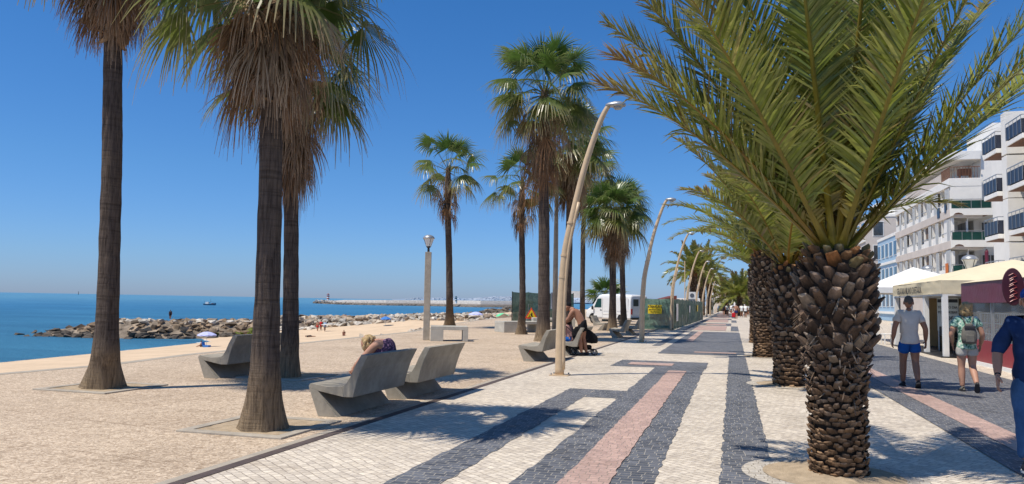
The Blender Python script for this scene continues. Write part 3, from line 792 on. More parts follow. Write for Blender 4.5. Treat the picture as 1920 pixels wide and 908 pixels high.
def date_palm(base, prof, zt0, fr, label, seed, near=True, split=True, nleaf=80, ll=.42, detail=3, stem_r=.03, lw=1.0):
    rr = random.Random(seed); o = empty('date_palm', base, 0, label, 'palm tree', 'date palms in a row along the promenade')
    rad = date_trunk(o, prof, zt0, rr, near); zc = prof[-1][0]
    mb = MB()
    for i, (az, el, Lf, bend, brown, tone, sb) in enumerate(fr):
        if split: mb = MB()
        a = R(az); O = V((math.cos(a), math.sin(a), 0)) * rad(zc) * (.62 - .5 * (el / 90)) + Z * (zc - .08 + .1 * el / 90)
        frond(mb, O, a, R(el), Lf, bend, rr, nleaf, ll, brown, tone, sb, detail, stem_r, lw)
        if split: mb.build('frond', M['fir'], o, recalc=False)
    if not split: mb.build('crown', M['fir'], o, recalc=False)
    return o
def auto_fronds(n, seed, L0, elmin, elmax, bend, brown=.2):
    rr = random.Random(seed); out = []
    for i in range(n):
        t = (i + .5) / n; out.append(((i * 137.508 + rr.uniform(-9, 9)) % 360, elmax - (elmax - elmin) * t ** 1.1 + rr.uniform(-4, 4), L0 * rr.uniform(.85, 1.1), bend * rr.uniform(.7, 1.3), max(0, brown + rr.uniform(-.2, .3)), rr.uniform(.5, 1.1), rr.uniform(-.15, .15)))
    return out
# main palm: screen azimuths measured from screen-right (world +16 deg)
SR = math.degrees(YAW)
main = G(1572, 893)
profA = [(0, .255), (.12, .25), (.6, .25), (.9, .265), (1.1, .30), (1.30, .34), (1.55, .365), (1.8, .355), (1.97, .31), (2.06, .265)]
frA = [ # azimuth from screen-right towards the back, elevation, length, bend, brown, tone, side bend
    (187, 47, 2.75, .55, .60, .6, .0), (174, 44, 2.7, .45, .45, .7, -.1), (180, 55, 3.1, .35, .25, .5, 0), (205, 58, 3.0, .35, .35, .8, 0), (158, 52, 3.2, .45, .2, .3, .1),
    (232, 68, 3.4, .25, .2, .9, 0), (268, 74, 3.5, .2, .3, 1.0, 0), (296, 66, 3.4, .25, .15, .9, 0),
    (322, 62, 3.4, .3, .25, .9, 0), (346, 52, 3.5, .25, .25, 1.0, 0), (6, 42, 3.6, .25, .35, .9, 0), (18, 56, 3.3, .4, .2, .5, 0),
    (38, 50, 3.2, .5, .2, .3, 0), (66, 58, 3.3, .5, .1, .3, 0), (100, 54, 3.2, .55, .1, .2, 0), (130, 60, 3.3, .45, .1, .3, 0),
    (8, 72, 3.4, .3, .15, .7, 0), (188, 72, 3.4, .3, .15, .6, 0), (110, 80, 3.2, .1, .1, .4, 0), (40, 76, 3.2, .1, .1, .5, 0),
    (278, 56, 3.2, .3, .3, .9, 0), (168, 66, 3.4, .3, .2, .5, 0), (332, 47, 3.2, .3, .25, .9, 0), (215, 80, 3.3, .15, .2, .8, 0), (215, 47, 3.1, .3, .4, .8, 0)]
frA = [((a + SR) % 360, e + (3 if e < 70 else 0), l, b * (1.7 if e < 62 else 1.3), br, t, s) for a, e, l, b, br, t, s in frA]
date_palm(main, profA, 1.10, frA, 'nearest date palm with a swollen stub covered trunk and huge feathery fronds', 31, nleaf=145, ll=.56, detail=3, stem_r=.034)
profB = [(0, .31), (.5, .28), (1.0, .30), (1.3, .33), (1.7, .365), (2.1, .35), (2.35, .29)]
date_palm(G(1479, 724), profB, 1.15, auto_fronds(38, 5, 3.0, 34, 84, 1.0, .2), 'second date palm of the row, its trunk half hidden by the nearest one', 32, near=False, nleaf=90, ll=.52, detail=2, lw=2.0)
profC = [(0, .34), (.6, .30), (1.6, .31), (2.1, .37), (2.8, .38), (3.2, .31)]
date_palm(G(1433, 670), profC, 1.7, auto_fronds(34, 6, 3.0, 24, 82, 1.1, .15), 'third date palm of the row, with a taller dark trunk', 33, near=False, nleaf=80, ll=.5, detail=2, lw=1.7)
date_palm(G(1420, 643), profC, 1.7, auto_fronds(30, 8, 3.0, 15, 82, 1.1, .15), 'fourth date palm of the row, mostly hidden behind the third trunk', 34, near=False, split=False, nleaf=64, ll=.5, detail=2, lw=2.0)
# far date palms
profD = [(0, .34), (1.0, .32), (2.5, .36), (3.4, .45), (4.2, .40)]
far = [((1387, 583), 118, 3.9, 'dark date palm at the far end of the promenade, directly above the walkers', 1.0),
       ((1362, 582), 135, 3.7, 'date palm at the far end of the promenade, left of and behind the dark one', .95),
       ((1402, 582), 140, 3.9, 'farthest date palm, peeping out right of the dark one at the end of the promenade', 1.0),
       ((1300, 582), 100, 4.0, 'large date palm beyond the green fence, left one of the clump behind the lamps', 1.25),
       ((1316, 581), 112, 4.5, 'large date palm beyond the green fence, right one of the clump behind the lamps', 1.35),
       ((1330, 580), 130, 4.2, 'smaller date palm right of the clump behind the lamp row', 1.1)]
for i, (px, d, Lf, lab, sc) in enumerate(far):
    b = atD(px[0], px[1], d); b.z = 0
    prof = [(z * sc * (1.1 if 2 < i else .72), r * sc) for z, r in profD]
    rrr = auto_fronds(34, 40 + i, Lf, -8, 80, 1.35, .3)
    date_palm(b, prof, 1.3 * sc, rrr, lab, 50 + i, near=False, split=False, nleaf=64, ll=.85, detail=2, stem_r=.05, lw=2.6)
# ------------------------------------------------------------------ street furniture
def stone(mb, poly, L0, L1, M4=Matrix.Identity(4)): mb.prism(poly, M4, L0, L1)
def arc(cx, cz, r, a0, a1, n): return [(cx + r * math.cos(R(a0 + (a1 - a0) * i / n)), cz + r * math.sin(R(a0 + (a1 - a0) * i / n))) for i in range(n + 1)]
BL = 1.62
def bench(x, y, label, rz=0.0, dx=0):
    # section in (u,z): u grows towards the seat front
    o = empty('concrete_bench', (x, y, 0), rz, label, 'bench', 'concrete benches on the plaza')
    MM = Matrix.Diagonal((-1, 1, 1, 1))
    mb = MB(); mb.prism([(.04, .265), (.0, .44), (-.06, .62), (-.155, .81), (-.06, .815), (.03, .66), (.09, .52), (.145, .435), (.2, .40), (.17, .262)], MM, 0, BL)
    mb.build('backrest', M['concrete'], o, bevel=.006, seg=2)
    mb = MB(); mb.prism([(.17, .262), (.20, .40), (.40, .385), (.56, .405)] + arc(.635, .375, .045, 90, -15, 6) + [(.545, .325), (.40, .300)], MM, 0, BL)
    mb.build('seat', M['concrete'], o, bevel=.004, seg=2)
    mb = MB(); mb.prism([(.545, .325), (.678, .363), (.53, 0), (.25, 0)], MM, 0, BL)
    mb.build('leg', M['concrete'], o, bevel=.004, seg=2)
    return o
def g2(px, py): p = G(px, py); return p.x, p.y
bx_, by_ = g2(600, 781); bench(bx_ + .5, by_, 'nearest concrete bench, seen from behind, beside the drain channel')
bx_, by_ = g2(728, 748); bench(bx_ + .52, by_, 'second concrete bench beside the drain channel, with the red bag on it')
bx_, by_ = g2(385, 709); bench(bx_ + .5, by_, 'concrete bench half hidden behind the trunk of the nearest fan palm')
bx_, by_ = g2(984, 678); bench(bx_ + .5, by_, 'empty concrete bench just left of the nearest curved street lamp')
B4 = g2(1052, 667); bench(B4[0] + .5, B4[1], 'concrete bench on which the man and the child sit')
bx_, by_ = g2(1149, 634); bench(bx_ + .5, by_, 'concrete bench at the foot of the palm pair by the van')
bx_, by_ = g2(1176, 628); bench(bx_ + .5, by_, 'farthest concrete bench facing the sea, right of the palm pair by the van')
bx_, by_ = g2(1128, 620); bench(bx_ - .5, by_ + 1.6, 'concrete bench turned to face the promenade, in front of the van wheel', R(180))

# concrete block seats
def block_seat(px, py, ang, Lx, Ly, h, label, open_=True):
    p = G(px, py); o = empty('block_seat', p, R(ang), label, 'block seat', 'concrete block seats at the plaza edge')
    mb = MB(); mb.box(0, Lx, 0, Ly, h - .14, h); mb.build('seat_slab', M['concrete_l'], o, bevel=.012)
    mb = MB(); mb.box(0, Lx * .34, 0, Ly, 0, h - .142); mb.build('support', M['concrete_l'], o, bevel=.01)
    mb = MB(); mb.box(Lx * .86, Lx, 0, Ly, 0, h - .142); mb.build('support', M['concrete_l'], o, bevel=.01)
    return o
block_seat(807, 640, 22, 1.4, 1.0, .56, 'open concrete block seat in front of a slender fan palm, beside the lantern post')
block_seat(945, 624, 40, 2.1, 1.2, .55, 'concrete block seat left of the slim leaning fan palm')
block_seat(1000, 613, 20, 2.6, 1.3, .55, 'concrete block seat behind the tallest palm, right of the roadworks sign')

# tree pits
def square_pit(px, py, s, rot, label):
    p = G(px, py); o = empty('tree_pit', (p.x, p.y, 0), R(rot), label, 'tree pit', 'square tree pits on the plaza')
    mb = MB(); w = .13; h = s / 2
    for (x0, x1, y0, y1) in ((-h, h, -h, -h + w), (-h, h, h - w, h), (-h, -h + w, -h + w + .004, h - w - .004), (h - w, h, -h + w + .004, h - w - .004)):
        mb.box(x0, x1, y0, y1, -.05, .022)
    mb.build('curb', M['curb'], o, bevel=.008)
    mb = MB(); n = 18; g = []
    for j in range(n + 1):
        g.append([mb.vert((-h + w + (s - 2 * w) * i / n, -h + w + (s - 2 * w) * j / n, .010 + .03 * max(0, 1 - math.hypot(i - n / 2, j - n / 2) / (n * .5)) + .008 * noise.noise(V((i * .7, j * .7, px))))) for i in range(n + 1)])
    for j in range(n):
        for i in range(n): mb.face((g[j][i], g[j][i + 1], g[j + 1][i + 1], g[j + 1][i]))
    mb.build('grit', M['grit'], o, smooth=True)
square_pit(493, 800, 1.35, 0, 'square grit pit with a stone curb round the nearest fan palm')
square_pit(193, 727, 1.4, 0, 'square grit pit with a stone curb round the leftmost fan palm')
square_pit(541, 706, 1.4, 0, 'square grit pit round the palm standing behind the nearest one')
def round_pit(c, label, ri=.60, ro=.80):
    o = empty('tree_pit', (c[0], c[1], 0), 0, label, 'tree pit', 'round tree pits under the date palms')
    mb = MB(); n = 40
    a = [mb.vert((ri * math.cos(2 * math.pi * k / n), ri * math.sin(2 * math.pi * k / n), .009)) for k in range(n)]
    b = [mb.vert((ro * math.cos(2 * math.pi * k / n), ro * math.sin(2 * math.pi * k / n), .008)) for k in range(n)]
    mb.bridge(a, b); mb.build('stone_ring', M['ringst'], o)
    mb = MB(); prev = None
    for j in range(12):
        r = (ri + .01) * (1 - j / 12.0) + .001; hh = .012 + .05 * (j / 12) ** 1
        ring = [mb.vert((r * math.cos(2 * math.pi * k / n), r * math.sin(2 * math.pi * k / n), hh + .01 * noise.noise(V((r * 4 * math.cos(k), r * 4 * math.sin(k), c[1]))))) for k in range(n)]
        if prev: mb.bridge(prev, ring)
        prev = ring
    mb.build('grit', M['grit'], o, smooth=True)
round_pit(G(1562, 893), 'round grit pit with a cobble ring under the nearest date palm')
round_pit(G(1479, 722), 'round grit pit under the second date palm')
round_pit(G(1433, 669), 'round grit pit under the third date palm')

# curved street lamps
def curved_lamp():
    base = G(1049, 704); Y0 = base.y
    pix = [(1049, 700), (1050, 640), (1051.5, 580), (1055, 520), (1061, 465), (1075, 400), (1096, 315), (1119, 245), (1133, 212), (1141, 199)]
    P = [atY(px, py, Y0) - base for px, py in pix]; P[0] = V((0, 0, 0))
    o = empty('street_lamp', base, 0, 'nearest curved cream street lamp, standing on the cobbles right of the drain', 'street lamp', 'curved street lamps along the promenade')
    # smooth path
    pts = []
    for i in range(len(P) - 1):
        p0 = P[max(i - 1, 0)]; p1 = P[i]; p2 = P[i + 1]; p3 = P[min(i + 2, len(P) - 1)]
        for k in range(4):
            t = k / 4; pts.append(.5 * ((2 * p1) + (p2 - p0) * t + (2 * p0 - 5 * p1 + 4 * p2 - p3) * t * t + (3 * p1 - p0 - 3 * p2 + p3) * t ** 3))
    pts.append(P[-1]); n = len(pts)
    mb = MB(); mb.tube(pts, [.098 - .05 * (i / n) for i in range(n)], 16); mb.build('pole', M['polecream'], o, smooth=True)
    mb = MB(); k = int(n * .62); mb.tube([p + V((.085 - .03 * i / n, -.03, 0)) for i, p in enumerate(pts[1:k])], [.042 - .01 * i / n for i in range(k - 1)], 10); mb.build('side_rib', M['polecream'], o, smooth=True)
    mb = MB(); mb.box(-.19, .21, -.17, .17, 0, .02); mb.build('base_plate', M['polecream'], o, bevel=.004)
    for sx, sy in ((-.15, -.13), (.17, -.13), (-.15, .13), (.17, .13)):
        mb = MB(); mb.lathe([(.018, .02), (.018, .05), (.008, .055)], (sx, sy, 0), 6); mb.build('bolt', M['steel'], o)
    for z in (2.05, 2.55, 3.3):
        q = min(pts, key=lambda p: abs(p.z - z)); mb = MB(); mb.lathe([(.090, -.02), (.090, .02)], q, 16); mb.build('clamp_band', M['polecream'], o)
    e = pts[-1]; mb = MB(); hx = Matrix.Translation(e) @ Matrix.Rotation(R(2), 4, 'Y')
    prof = [(-.06, .035), (.0, .07), (.14, .105), (.26, .10), (.36, .05)]
    prev = None
    for x, r in prof:
        ring = [mb.vert(hx @ V((x, r * 1.25 * math.cos(a), (r * .85 * math.sin(a) if math.sin(a) > 0 else r * .45 * math.sin(a)) + .01))) for a in [2 * math.pi * k / 16 for k in range(16)]]
        if prev: mb.bridge(prev, ring)
        else: mb.face(ring)
        prev = ring
    mb.face(prev); hd = mb.build('lamp_head', M['steel'], o, smooth=True)
    mb = MB(); mb.lathe([(.02, -.055), (.07, -.05), (.095, -.02), (.10, 0)], hx @ V((.2, 0, -.025)), 16); mb.build('lens', M['lens'], hd, smooth=True)
    return o
L0_ = curved_lamp()
ords = ['second', 'third', 'fourth', 'fifth', 'sixth', 'seventh', 'eighth', 'ninth', 'tenth', 'eleventh', 'twelfth', 'thirteenth', 'fourteenth', 'fifteenth']
yl = L0_.location.y; yb = G(1203, 642).y; stp = yb - yl
for i, od in enumerate(ords):
    c = copy_tree(L0_); c.location = (L0_.location.x + .03 * i, yl + stp * (i + 1), 0)
    c['label'] = od + ' curved cream street lamp counted from the camera along the promenade'

# lantern post on the plaza
def lantern(M4, s, o):
    mb = MB(); mb.lathe([(.05 * s, 0), (.045 * s, .05 * s), (.09 * s, .10 * s), (.11 * s, .13 * s)], (0, 0, 0), 16, M4); mb.build('lamp_socket', M['dark'], o)
    mb = MB(); mb.lathe([(.10 * s, .12 * s), (.20 * s, .40 * s), (.235 * s, .47 * s)], (0, 0, 0), 18, M4, cap=False); gl = mb.build('lamp_glass', M['lampglass'], o, smooth=True)
    mb = MB(); mb.lathe([(.25 * s, .46 * s), (.255 * s, .49 * s), (.20 * s, .57 * s), (.10 * s, .62 * s), (.0, .635 * s)], (0, 0, 0), 18, M4); mb.build('lamp_cap', M['steel'], o, smooth=True)
    mb = MB()
    for k in range(4):
        a = 2 * math.pi * k / 4 + .4; d = V((math.cos(a), math.sin(a), 0)); mb.tube([M4 @ (d * .10 * s + Z * .12 * s), M4 @ (d * .235 * s + Z * .47 * s)], .008 * s, 5)
    mb.build('lamp_frame', M['dark'], o)
b = G(799, 638); o = empty('lantern_post', b, R(20), 'square grey post topped by a glass lantern on the plaza', 'lamp post')
tp = atD(803.5, 468, (b - EYE).dot(V((-math.sin(YAW), math.cos(YAW), 0)))); hh = tp.z
mb = MB(); mb.box(-.12, .12, -.12, .12, 0, hh - .1); mb.build('post', M['curb'], o, bevel=.01)
mb = MB(); mb.tube([(0, 0, hh - .1), (0, 0, hh + .02)], .045, 10); mb.build('neck', M['dark'], o)
lantern(Matrix.Translation((0, 0, hh)), .9, o)
# tall pale mast behind the big palm
b = G(1040, 626); b2 = atD(1042, 322, 37); o = empty('mast', b, 0, 'tall plain pale mast rising behind the tallest palm', 'mast')
mb = MB(); mb.tube([(0, 0, 0), (0, 0, 4), (0, 0, b2.z)], [.14, .12, .085], 14); mb.build('pole', M['curb'], o, smooth=True)
mb = MB(); mb.box(-.22, .22, -.12, .12, b2.z, b2.z + .16); mb.build('floodlight', M['whitewall'], o, bevel=.02)
mb = MB(); mb.box(-.21, -.13, -.06, .06, 1.2, 2.0); mb.build('cable_box', M['steel'], o)

# roadworks sign
def ngon_plate(mb, pts, y0, y1):
    n = len(pts); A = [mb.vert((x, y0, z)) for x, z in pts]; B = [mb.vert((x, y1, z)) for x, z in pts]
    for k in range(n): mb.face((A[k], A[(k + 1) % n], B[(k + 1) % n], B[k]))
    mb.face(A); mb.face(B[::-1])
M['signyellow'] = surf('sign_yellow', (.80, .56, .015), .5, .05, 5, .02); M['signred'] = surf('sign_red', (.72, .06, .02), .5, .05, 5, .02); M['ink'] = surf('black_ink', (.02, .02, .02), .6)
b = G(996, 611); o = empty('roadworks_sign', b, R(20), 'triangular yellow roadworks sign with a red border and a digging figure', 'sign')
def tri(s): return [(-s, 0), (s, 0), (0, s * 1.73)]
zb = .45; 
mb = MB(); ngon_plate(mb, [(x, z + zb) for x, z in tri(.42)], -.01, .01); mb.build('red_border', M['signred'], o, bevel=.01)
mb = MB(); ngon_plate(mb, [(x, z + zb + .09) for x, z in tri(.29)], -.016, -.012); mb.build('yellow_panel', M['signyellow'], o)
mb = MB()
for pl in ([(-.01, .36), (.035, .40), (.075, .37), (.05, .32)], [(-.06, .30), (.03, .35), (.07, .27), (.0, .19)], [(-.005, .20), (.065, .24), (.10, .11), (.06, .11)], [(-.02, .22), (.03, .2), (-.02, .11), (-.06, .11)], [(-.05, .29), (-.03, .31), (-.14, .20), (-.16, .22)], [(-.2, .11), (-.13, .19), (-.08, .11)]):
    ngon_plate(mb, [(x, z + zb + .0) for x, z in pl], -.022, -.018)
mb.build('worker_figure', M['ink'], o)
for s_ in (-.3, .3):
    mb = MB(); mb.tube([(s_, 0, zb + .02), (s_, .0, 0)], .018, 6); mb.build('leg', M['steel'], o)

# text helper (letters become a mesh)
def text_mesh(name, txt, size, mat, parent, loc, rot, ext=.002, sx=1.0, align='CENTER', bold=0.0):
    cu = bpy.data.curves.new(name, 'FONT'); cu.body = txt; cu.size = size; cu.extrude = ext; cu.align_x = align; cu.align_y = 'CENTER'; cu.offset = bold; cu.resolution_u = 3
    ob = bpy.data.objects.new(name, cu); COL.objects.link(ob)
    bpy.context.view_layer.update()
    me = bpy.data.meshes.new_from_object(ob.evaluated_get(bpy.context.evaluated_depsgraph_get())); bpy.data.objects.remove(ob)
    me.materials.clear(); me.materials.append(mat)
    o = bpy.data.objects.new(name, me); COL.objects.link(o); o.parent = parent; o.location = loc; o.rotation_euler = rot; o.scale = (sx, 1, 1); return o

# green screened site fence
def netting():
    m, nt, b = nodes('green_net'); v = coord(nt); n1 = noi(nt, v, 1.6, 5, .65, .6); n2 = noi(nt, coord(nt, scale=(1, 1, .3)), 6, 4)
    c = ramp(nt, n1, [(.3, (.035, .085, .06)), (.5, (.07, .145, .105)), (.68, (.13, .22, .165))])
    c = mixc(nt, .6, c, ramp(nt, n2, [(.35, (.65, .7, .68)), (.65, (1.2, 1.2, 1.2))]), 'MULTIPLY')
    L(nt, c, b.inputs['Base Color']); b.inputs['Roughness'].default_value = .75; b.inputs['Alpha'].default_value = .94
    bump(nt, b, n1, .8, .12); return m
M['net'] = netting()
def net_fence(A, B, h, npan, label, seed, sag=.05):
    A = V(A); B = V(B); d = B - A; Ln = d.length; rz = math.atan2(d.y, d.x)
    o = empty('site_fence', A, rz, label, 'fence'); pl = Ln / npan
    for i in range(npan):
        mb = MB(); nx, nz = 14, 10; g = []
        for j in range(nz + 1):
            row = []
            for k in range(nx + 1):
                x = pl * (i + k / nx); z = .03 + h * j / nz
                top = -sag * math.sin(math.pi * k / nx) * (j / nz)
                row.append(mb.vert((x, .09 * noise.noise(V((x * 1.1, z * 1.3, seed))) + .05 * noise.noise(V((x * 4, z * 2.6 + x, seed + 5))), z + top)))
            g.append(row)
        for j in range(nz):
            for k in range(nx): mb.face((g[j][k], g[j][k + 1], g[j + 1][k + 1], g[j + 1][k]))
        mb.build('net_panel', M['net'], o, smooth=True)
    for i in range(npan + 1):
        mb = MB(); mb.tube([(pl * i, .03, 0), (pl * i, .03, h + .06)], .03, 8); mb.build('post', M['dark'] if i in (0, npan) else M['steel'], o)
    return o
c0 = G(1261, 620); c1 = V((-2.95, 82, 0)); c2 = V((c0.x - 1.95, c0.y + .4, 0))
HF = 1.85
net_fence(c2, c0, HF, 1, 'green netted site fence panel carrying the yellow warning sign, facing the camera', 3)
net_fence((c0.x, c0.y + .08, 0), c1, HF, 9, 'long green netted site fence running away along the promenade lamps', 9)
lf0 = atD(960, 607, 56); lf0.z = 0; lf1 = atD(1075, 607, 60); lf1.z = 0
net_fence(lf0, lf1, 2.2, 4, 'green netted site fence behind the roadworks sign and palm trunks', 15)
d = (c0 - c2); rz = math.atan2(d.y, d.x)
o = empty('warning_sign', c2 + d * .47 + V((0, -.16, 1.0)), rz, 'yellow warning sign reading ATENÇÃO hung on the green net', 'sign')
mb = MB(); mb.box(-.42, .42, -.01, .01, -.04, .48); mb.build('board', M['signyellow'], o)
text_mesh('heading', 'ATENÇÃO', .19, M['ink'], o, (0, -.014, .36), (R(90), 0, 0), bold=.004, sx=.95)
text_mesh('lettering', 'PERIGO DE QUEDA', .085, M['ink'], o, (0, -.014, .19), (R(90), 0, 0), bold=.002)
text_mesh('lettering', 'DE MATERIAIS', .085, M['ink'], o, (0, -.014, .06), (R(90), 0, 0), bold=.002)
for y, mt, w_, h_, z_, lab in ((c0.y + 2.0, 'white', 1.5, .95, .62, 'white notice board hung on the long green fence near its corner'), (c0.y + 13.5, 'white', 1.3, .4, 1.05, 'small white notice farther along the long green fence'), (c0.y + 24, 'signyellow', 1.6, .45, 1.05, 'small yellow notice near the far end of the long green fence')):
    xx = c0.x + (c1.x - c0.x) * (y - c0.y) / (c1.y - c0.y)
    mb = MB(); mb.box(.11, .125, -w_ / 2, w_ / 2, z_ - .1, z_ + h_); o = mb.build('notice', M[mt], origin=(0, 0, 0)); o.location = (xx, y, 0); o.rotation_euler = (0, 0, 0); tag(o, lab, 'notice')

# ---- van
def van():
    M['vanwhite'] = surf('van_paint', (.80, .80, .79), .3, .05, 1, .02, 20, spec=.6)
    M['tyre'] = surf('tyre_rubber', (.02, .02, .02), .85); M['tail'] = surf('tail_lamp_red', (.45, .01, .01), .3)
    pr = atD(1182, 611, 56.0); pr.z = 0; pf = atD(1097, 611, 59.5); pf.z = 0
    d = pf - pr; rz = math.atan2(d.y, d.x); Ln = 5.0; Wd = 1.95
    o = empty('white_van', pr, rz, 'white high sided panel van parked behind the pair of fan palms', 'van')
    # local: x from rear (0) to front (Ln); visible side is local y=0 .. depth at y<0 or >0
    s = d.length / Ln
    side = -1 if (Matrix.Rotation(rz, 3, 'Z') @ V((0, 1, 0))).dot(V((FWD.x, FWD.y, 0))) < 0 else 1
    def sec(x, zl, zh, hw, tuck):
        # superellipse-like cross-section
        pts = []
        for (yy, zz) in ((0, zl), (-hw * .94, zl), (-hw, zl + .12), (-hw, zl + (zh - zl) * .45), (-hw * (1 - tuck * .4), zl + (zh - zl) * .8), (-hw * (1 - tuck), zh - .10), (-hw * (1 - tuck) + .12, zh), (0, zh + .03)): pts.append((yy, zz))
        full = pts + [(-y, z) for y, z in pts[-2:0:-1]]
        return [V((x * s, y, z)) for y, z in full]
    mb = MB(); prev = None; hw = Wd / 2
    T = [(0.0, .42, 2.05, hw * .97, .07), (.06, .36, 2.14, hw, .07), (1.5, .34, 2.20, hw, .06), (3.25, .34, 2.20, hw, .06), (3.6, .34, 2.12, hw, .10), (4.35, .34, 1.40, hw, .16), (4.55, .34, 1.24, hw * .99, .12), (4.9, .36, 1.10, hw * .95, .10), (5.0, .42, .95, hw * .88, .08)]
    Mo = Matrix.Translation((0, side * hw, 0))
    for t in T:
        r = [mb.vert(Mo @ p) for p in sec(*t)]
        if prev: mb.bridge(prev, r)
        else: mb.face(r)
        prev = r
    mb.face(prev); body = mb.build('body', M['vanwhite'], o, smooth=False, bevel=.03, seg=2)
    ys = -.012 * side
    def plate(name, poly, mat, y=ys, par=o, th=.008):
        mb = MB(); n = len(poly); A = [mb.vert((x * s, y, z)) for x, z in poly]; B = [mb.vert((x * s, y + th * side, z)) for x, z in poly]
        for k in range(n): mb.face((A[k], A[(k + 1) % n], B[(k + 1) % n], B[k]))
        mb.face(A); mb.face(B[::-1]); return mb.build(name, mat, par)
    dr = plate('door', [(3.02, .5), (3.95, .5), (4.05, .95), (4.02, 1.22), (3.62, 1.94), (3.02, 1.98)], M['vanwhite'], ys - .012 * side)
    plate('window', [(3.12, 1.22), (3.92, 1.22), (3.55, 1.86), (3.12, 1.88)], M['vanwin'], ys - .03 * side, dr)
    plate('handle', [(3.08, 1.0), (3.26, 1.0), (3.26, 1.05), (3.08, 1.05)], M['dark'], ys - .04 * side, dr)
    plate('trim_strip', [(.3, .72), (2.95, .72), (2.95, .78), (.3, .78)], M['whitewall'], ys - .01 * side)
    plate('side_panel', [(1.6, .95), (2.9, .95), (2.9, 1.95), (1.6, 1.95)], M['vanwhite'], ys - .006 * side)
    plate('side_panel', [(.25, .95), (1.45, .95), (1.45, 1.95), (.25, 1.95)], M['vanwhite'], ys - .006 * side)
    for wx in (.95, 4.1):
        mb = MB(); Mr = Matrix.Translation((wx * s, side * .10, .33)) @ Matrix.Rotation(R(90), 4, 'X')
        mb.lathe([(.15, -.11), (.30, -.11), (.33, -.08), (.33, .08), (.30, .11), (.15, .11)], (0, 0, 0), 24, Mr); wh = mb.build('wheel', M['tyre'], o)
        mb = MB(); mb.lathe([(.02, -.115), (.17, -.115), (.18, .115), (.02, .118)], (0, 0, 0), 20, Mr); mb.build('rim', M['steel'], wh)
        pts = [(wx + .46 * math.cos(a), .34 + .44 * math.sin(a)) for a in [math.pi * k / 12 for k in range(13)]]
        plate('wheel_arch', pts, M['dark'], ys - .004 * side)
    # windscreen, rear window, lights
    mb = MB(); y0 = side * .12; y1 = side * (Wd - .12)
    mb.quad((3.70 * s, y0, 2.03), (3.70 * s, y1, 2.03), (4.36 * s, y1, 1.42), (4.36 * s, y0, 1.42)); w_ = mb.build('windscreen', M['vanwin'], o); w_.location = (.03, 0, .03)
    mb = MB(); mb.box(-.03, -.01, min(side * .3, side * .85), max(side * .3, side * .85), 1.35, 1.85); mb.build('rear_window', M['window'], o)
    for yy in (.12, Wd - .12):
        mb = MB(); mb.box(-.03, .02, min(side * (yy - .07), side * (yy + .07)), max(side * (yy - .07), side * (yy + .07)), .75, 1.15); mb.build('tail_light', M['tail'], o)
    mb = MB(); mb.box(-.10, .02, min(0, side * Wd), max(0, side * Wd), .36, .52); mb.build('bumper', M['dark'], o, bevel=.02)
    mb = MB(); mb.blob((4.0 * s, -side * .16, 1.18), .10, .07, .16, 6); mb.build('mirror', M['dark'], o)
    mb = MB(); mb.blob((4.97 * s, side * .2, .86), .05, .14, .11, 6); mb.build('headlight', M['lampglass'], o)
van()
# things beyond the fence
mb = MB(); p = atD(1080, 568, 66); q0 = atD(1075, 570, 66); mb.box(-.2, .9, -.05, .05, 1.95, 2.5); o = mb.build('board', M['white']); 
o2 = empty('site_notice_board', (q0.x, q0.y, 0), R(16), 'white board on a post above the green fence left of the van', 'board'); o.parent = o2
mb = MB(); mb.tube([(-.15, 0, 0), (-.15, 0, 2.5)], .04, 8); mb.build('post', M['dark'], o2)
# kiosk with the rust red roof, white pavilion and totem beyond the long fence
p = atD(1243, 590, 92); p.z = 0; o = empty('beach_kiosk', p, R(16), 'low kiosk with a slanting rust red roof beyond the green fence', 'kiosk')
mb = MB(); mb.box(-1.2, 1.1, -2, 2, 0, 1.6); mb.build('wall', M['whitewall'], o)
M['rust'] = surf('rust_red_roof', (.17, .045, .03), .7, .15, 1, .1)
mb = MB(); P = [(-1.5, -2.3, 1.85), (1.15, -2.3, 2.55), (1.15, 2.3, 2.55), (-1.5, 2.3, 1.85)]
a = [mb.vert(q) for q in P]; b = [mb.vert((x, y, z - (.12 if i in (0, 3) else 1.1))) for i, (x, y, z) in enumerate(P)]
mb.face(a); mb.face(b[::-1]); mb.bridge(a, b); mb.build('roof', M['rust'], o)
p = atD(1281, 590, 98); p.z = 0; o = empty('beach_pavilion', p, R(16), 'long flat roofed white pavilion beyond the green fence', 'pavilion')
mb = MB(); mb.box(-1.3, 1.2, -3, 0, 0, 1.6); mb.build('wall', M['window'], o)
mb = MB(); mb.box(-1.45, 1.35, -3.3, .3, 1.6, 2.3); mb.build('roof', M['whitewall'], o, bevel=.05)
p = atD(1297, 590, 80); p.z = 0; M['totem'] = surf('slate_blue_panel', (.12, .14, .17), .5)
o = empty('totem_sign', p, R(16), 'tall slate blue totem sign with a white head square beyond the fence', 'sign')
mb = MB(); mb.box(-.38, .38, -.12, .12, 0, 2.1); mb.build('column', M['totem'], o); mb = MB(); mb.box(-.38, .38, -.13, .13, 2.1, 2.85); mb.build('head_panel', M['white'], o)
mb = MB(); mb.lathe([(.22, 0), (.22, .01)], (0, 0, 0), 20, Matrix.Translation((0, -.14, 2.48)) @ Matrix.Rotation(R(90), 4, 'X')); mb.build('emblem', M['totem'], o)
mb = MB(); mb.tube([(0, 0, 0), (0, 0, 6.5)], .05, 6); o = mb.build('flagpole', M['polecream']); p = atD(1284, 590, 88); o.location = (p.x, p.y, 0); tag(o, 'thin bare flagpole before the palm clump beyond the fence', 'pole')

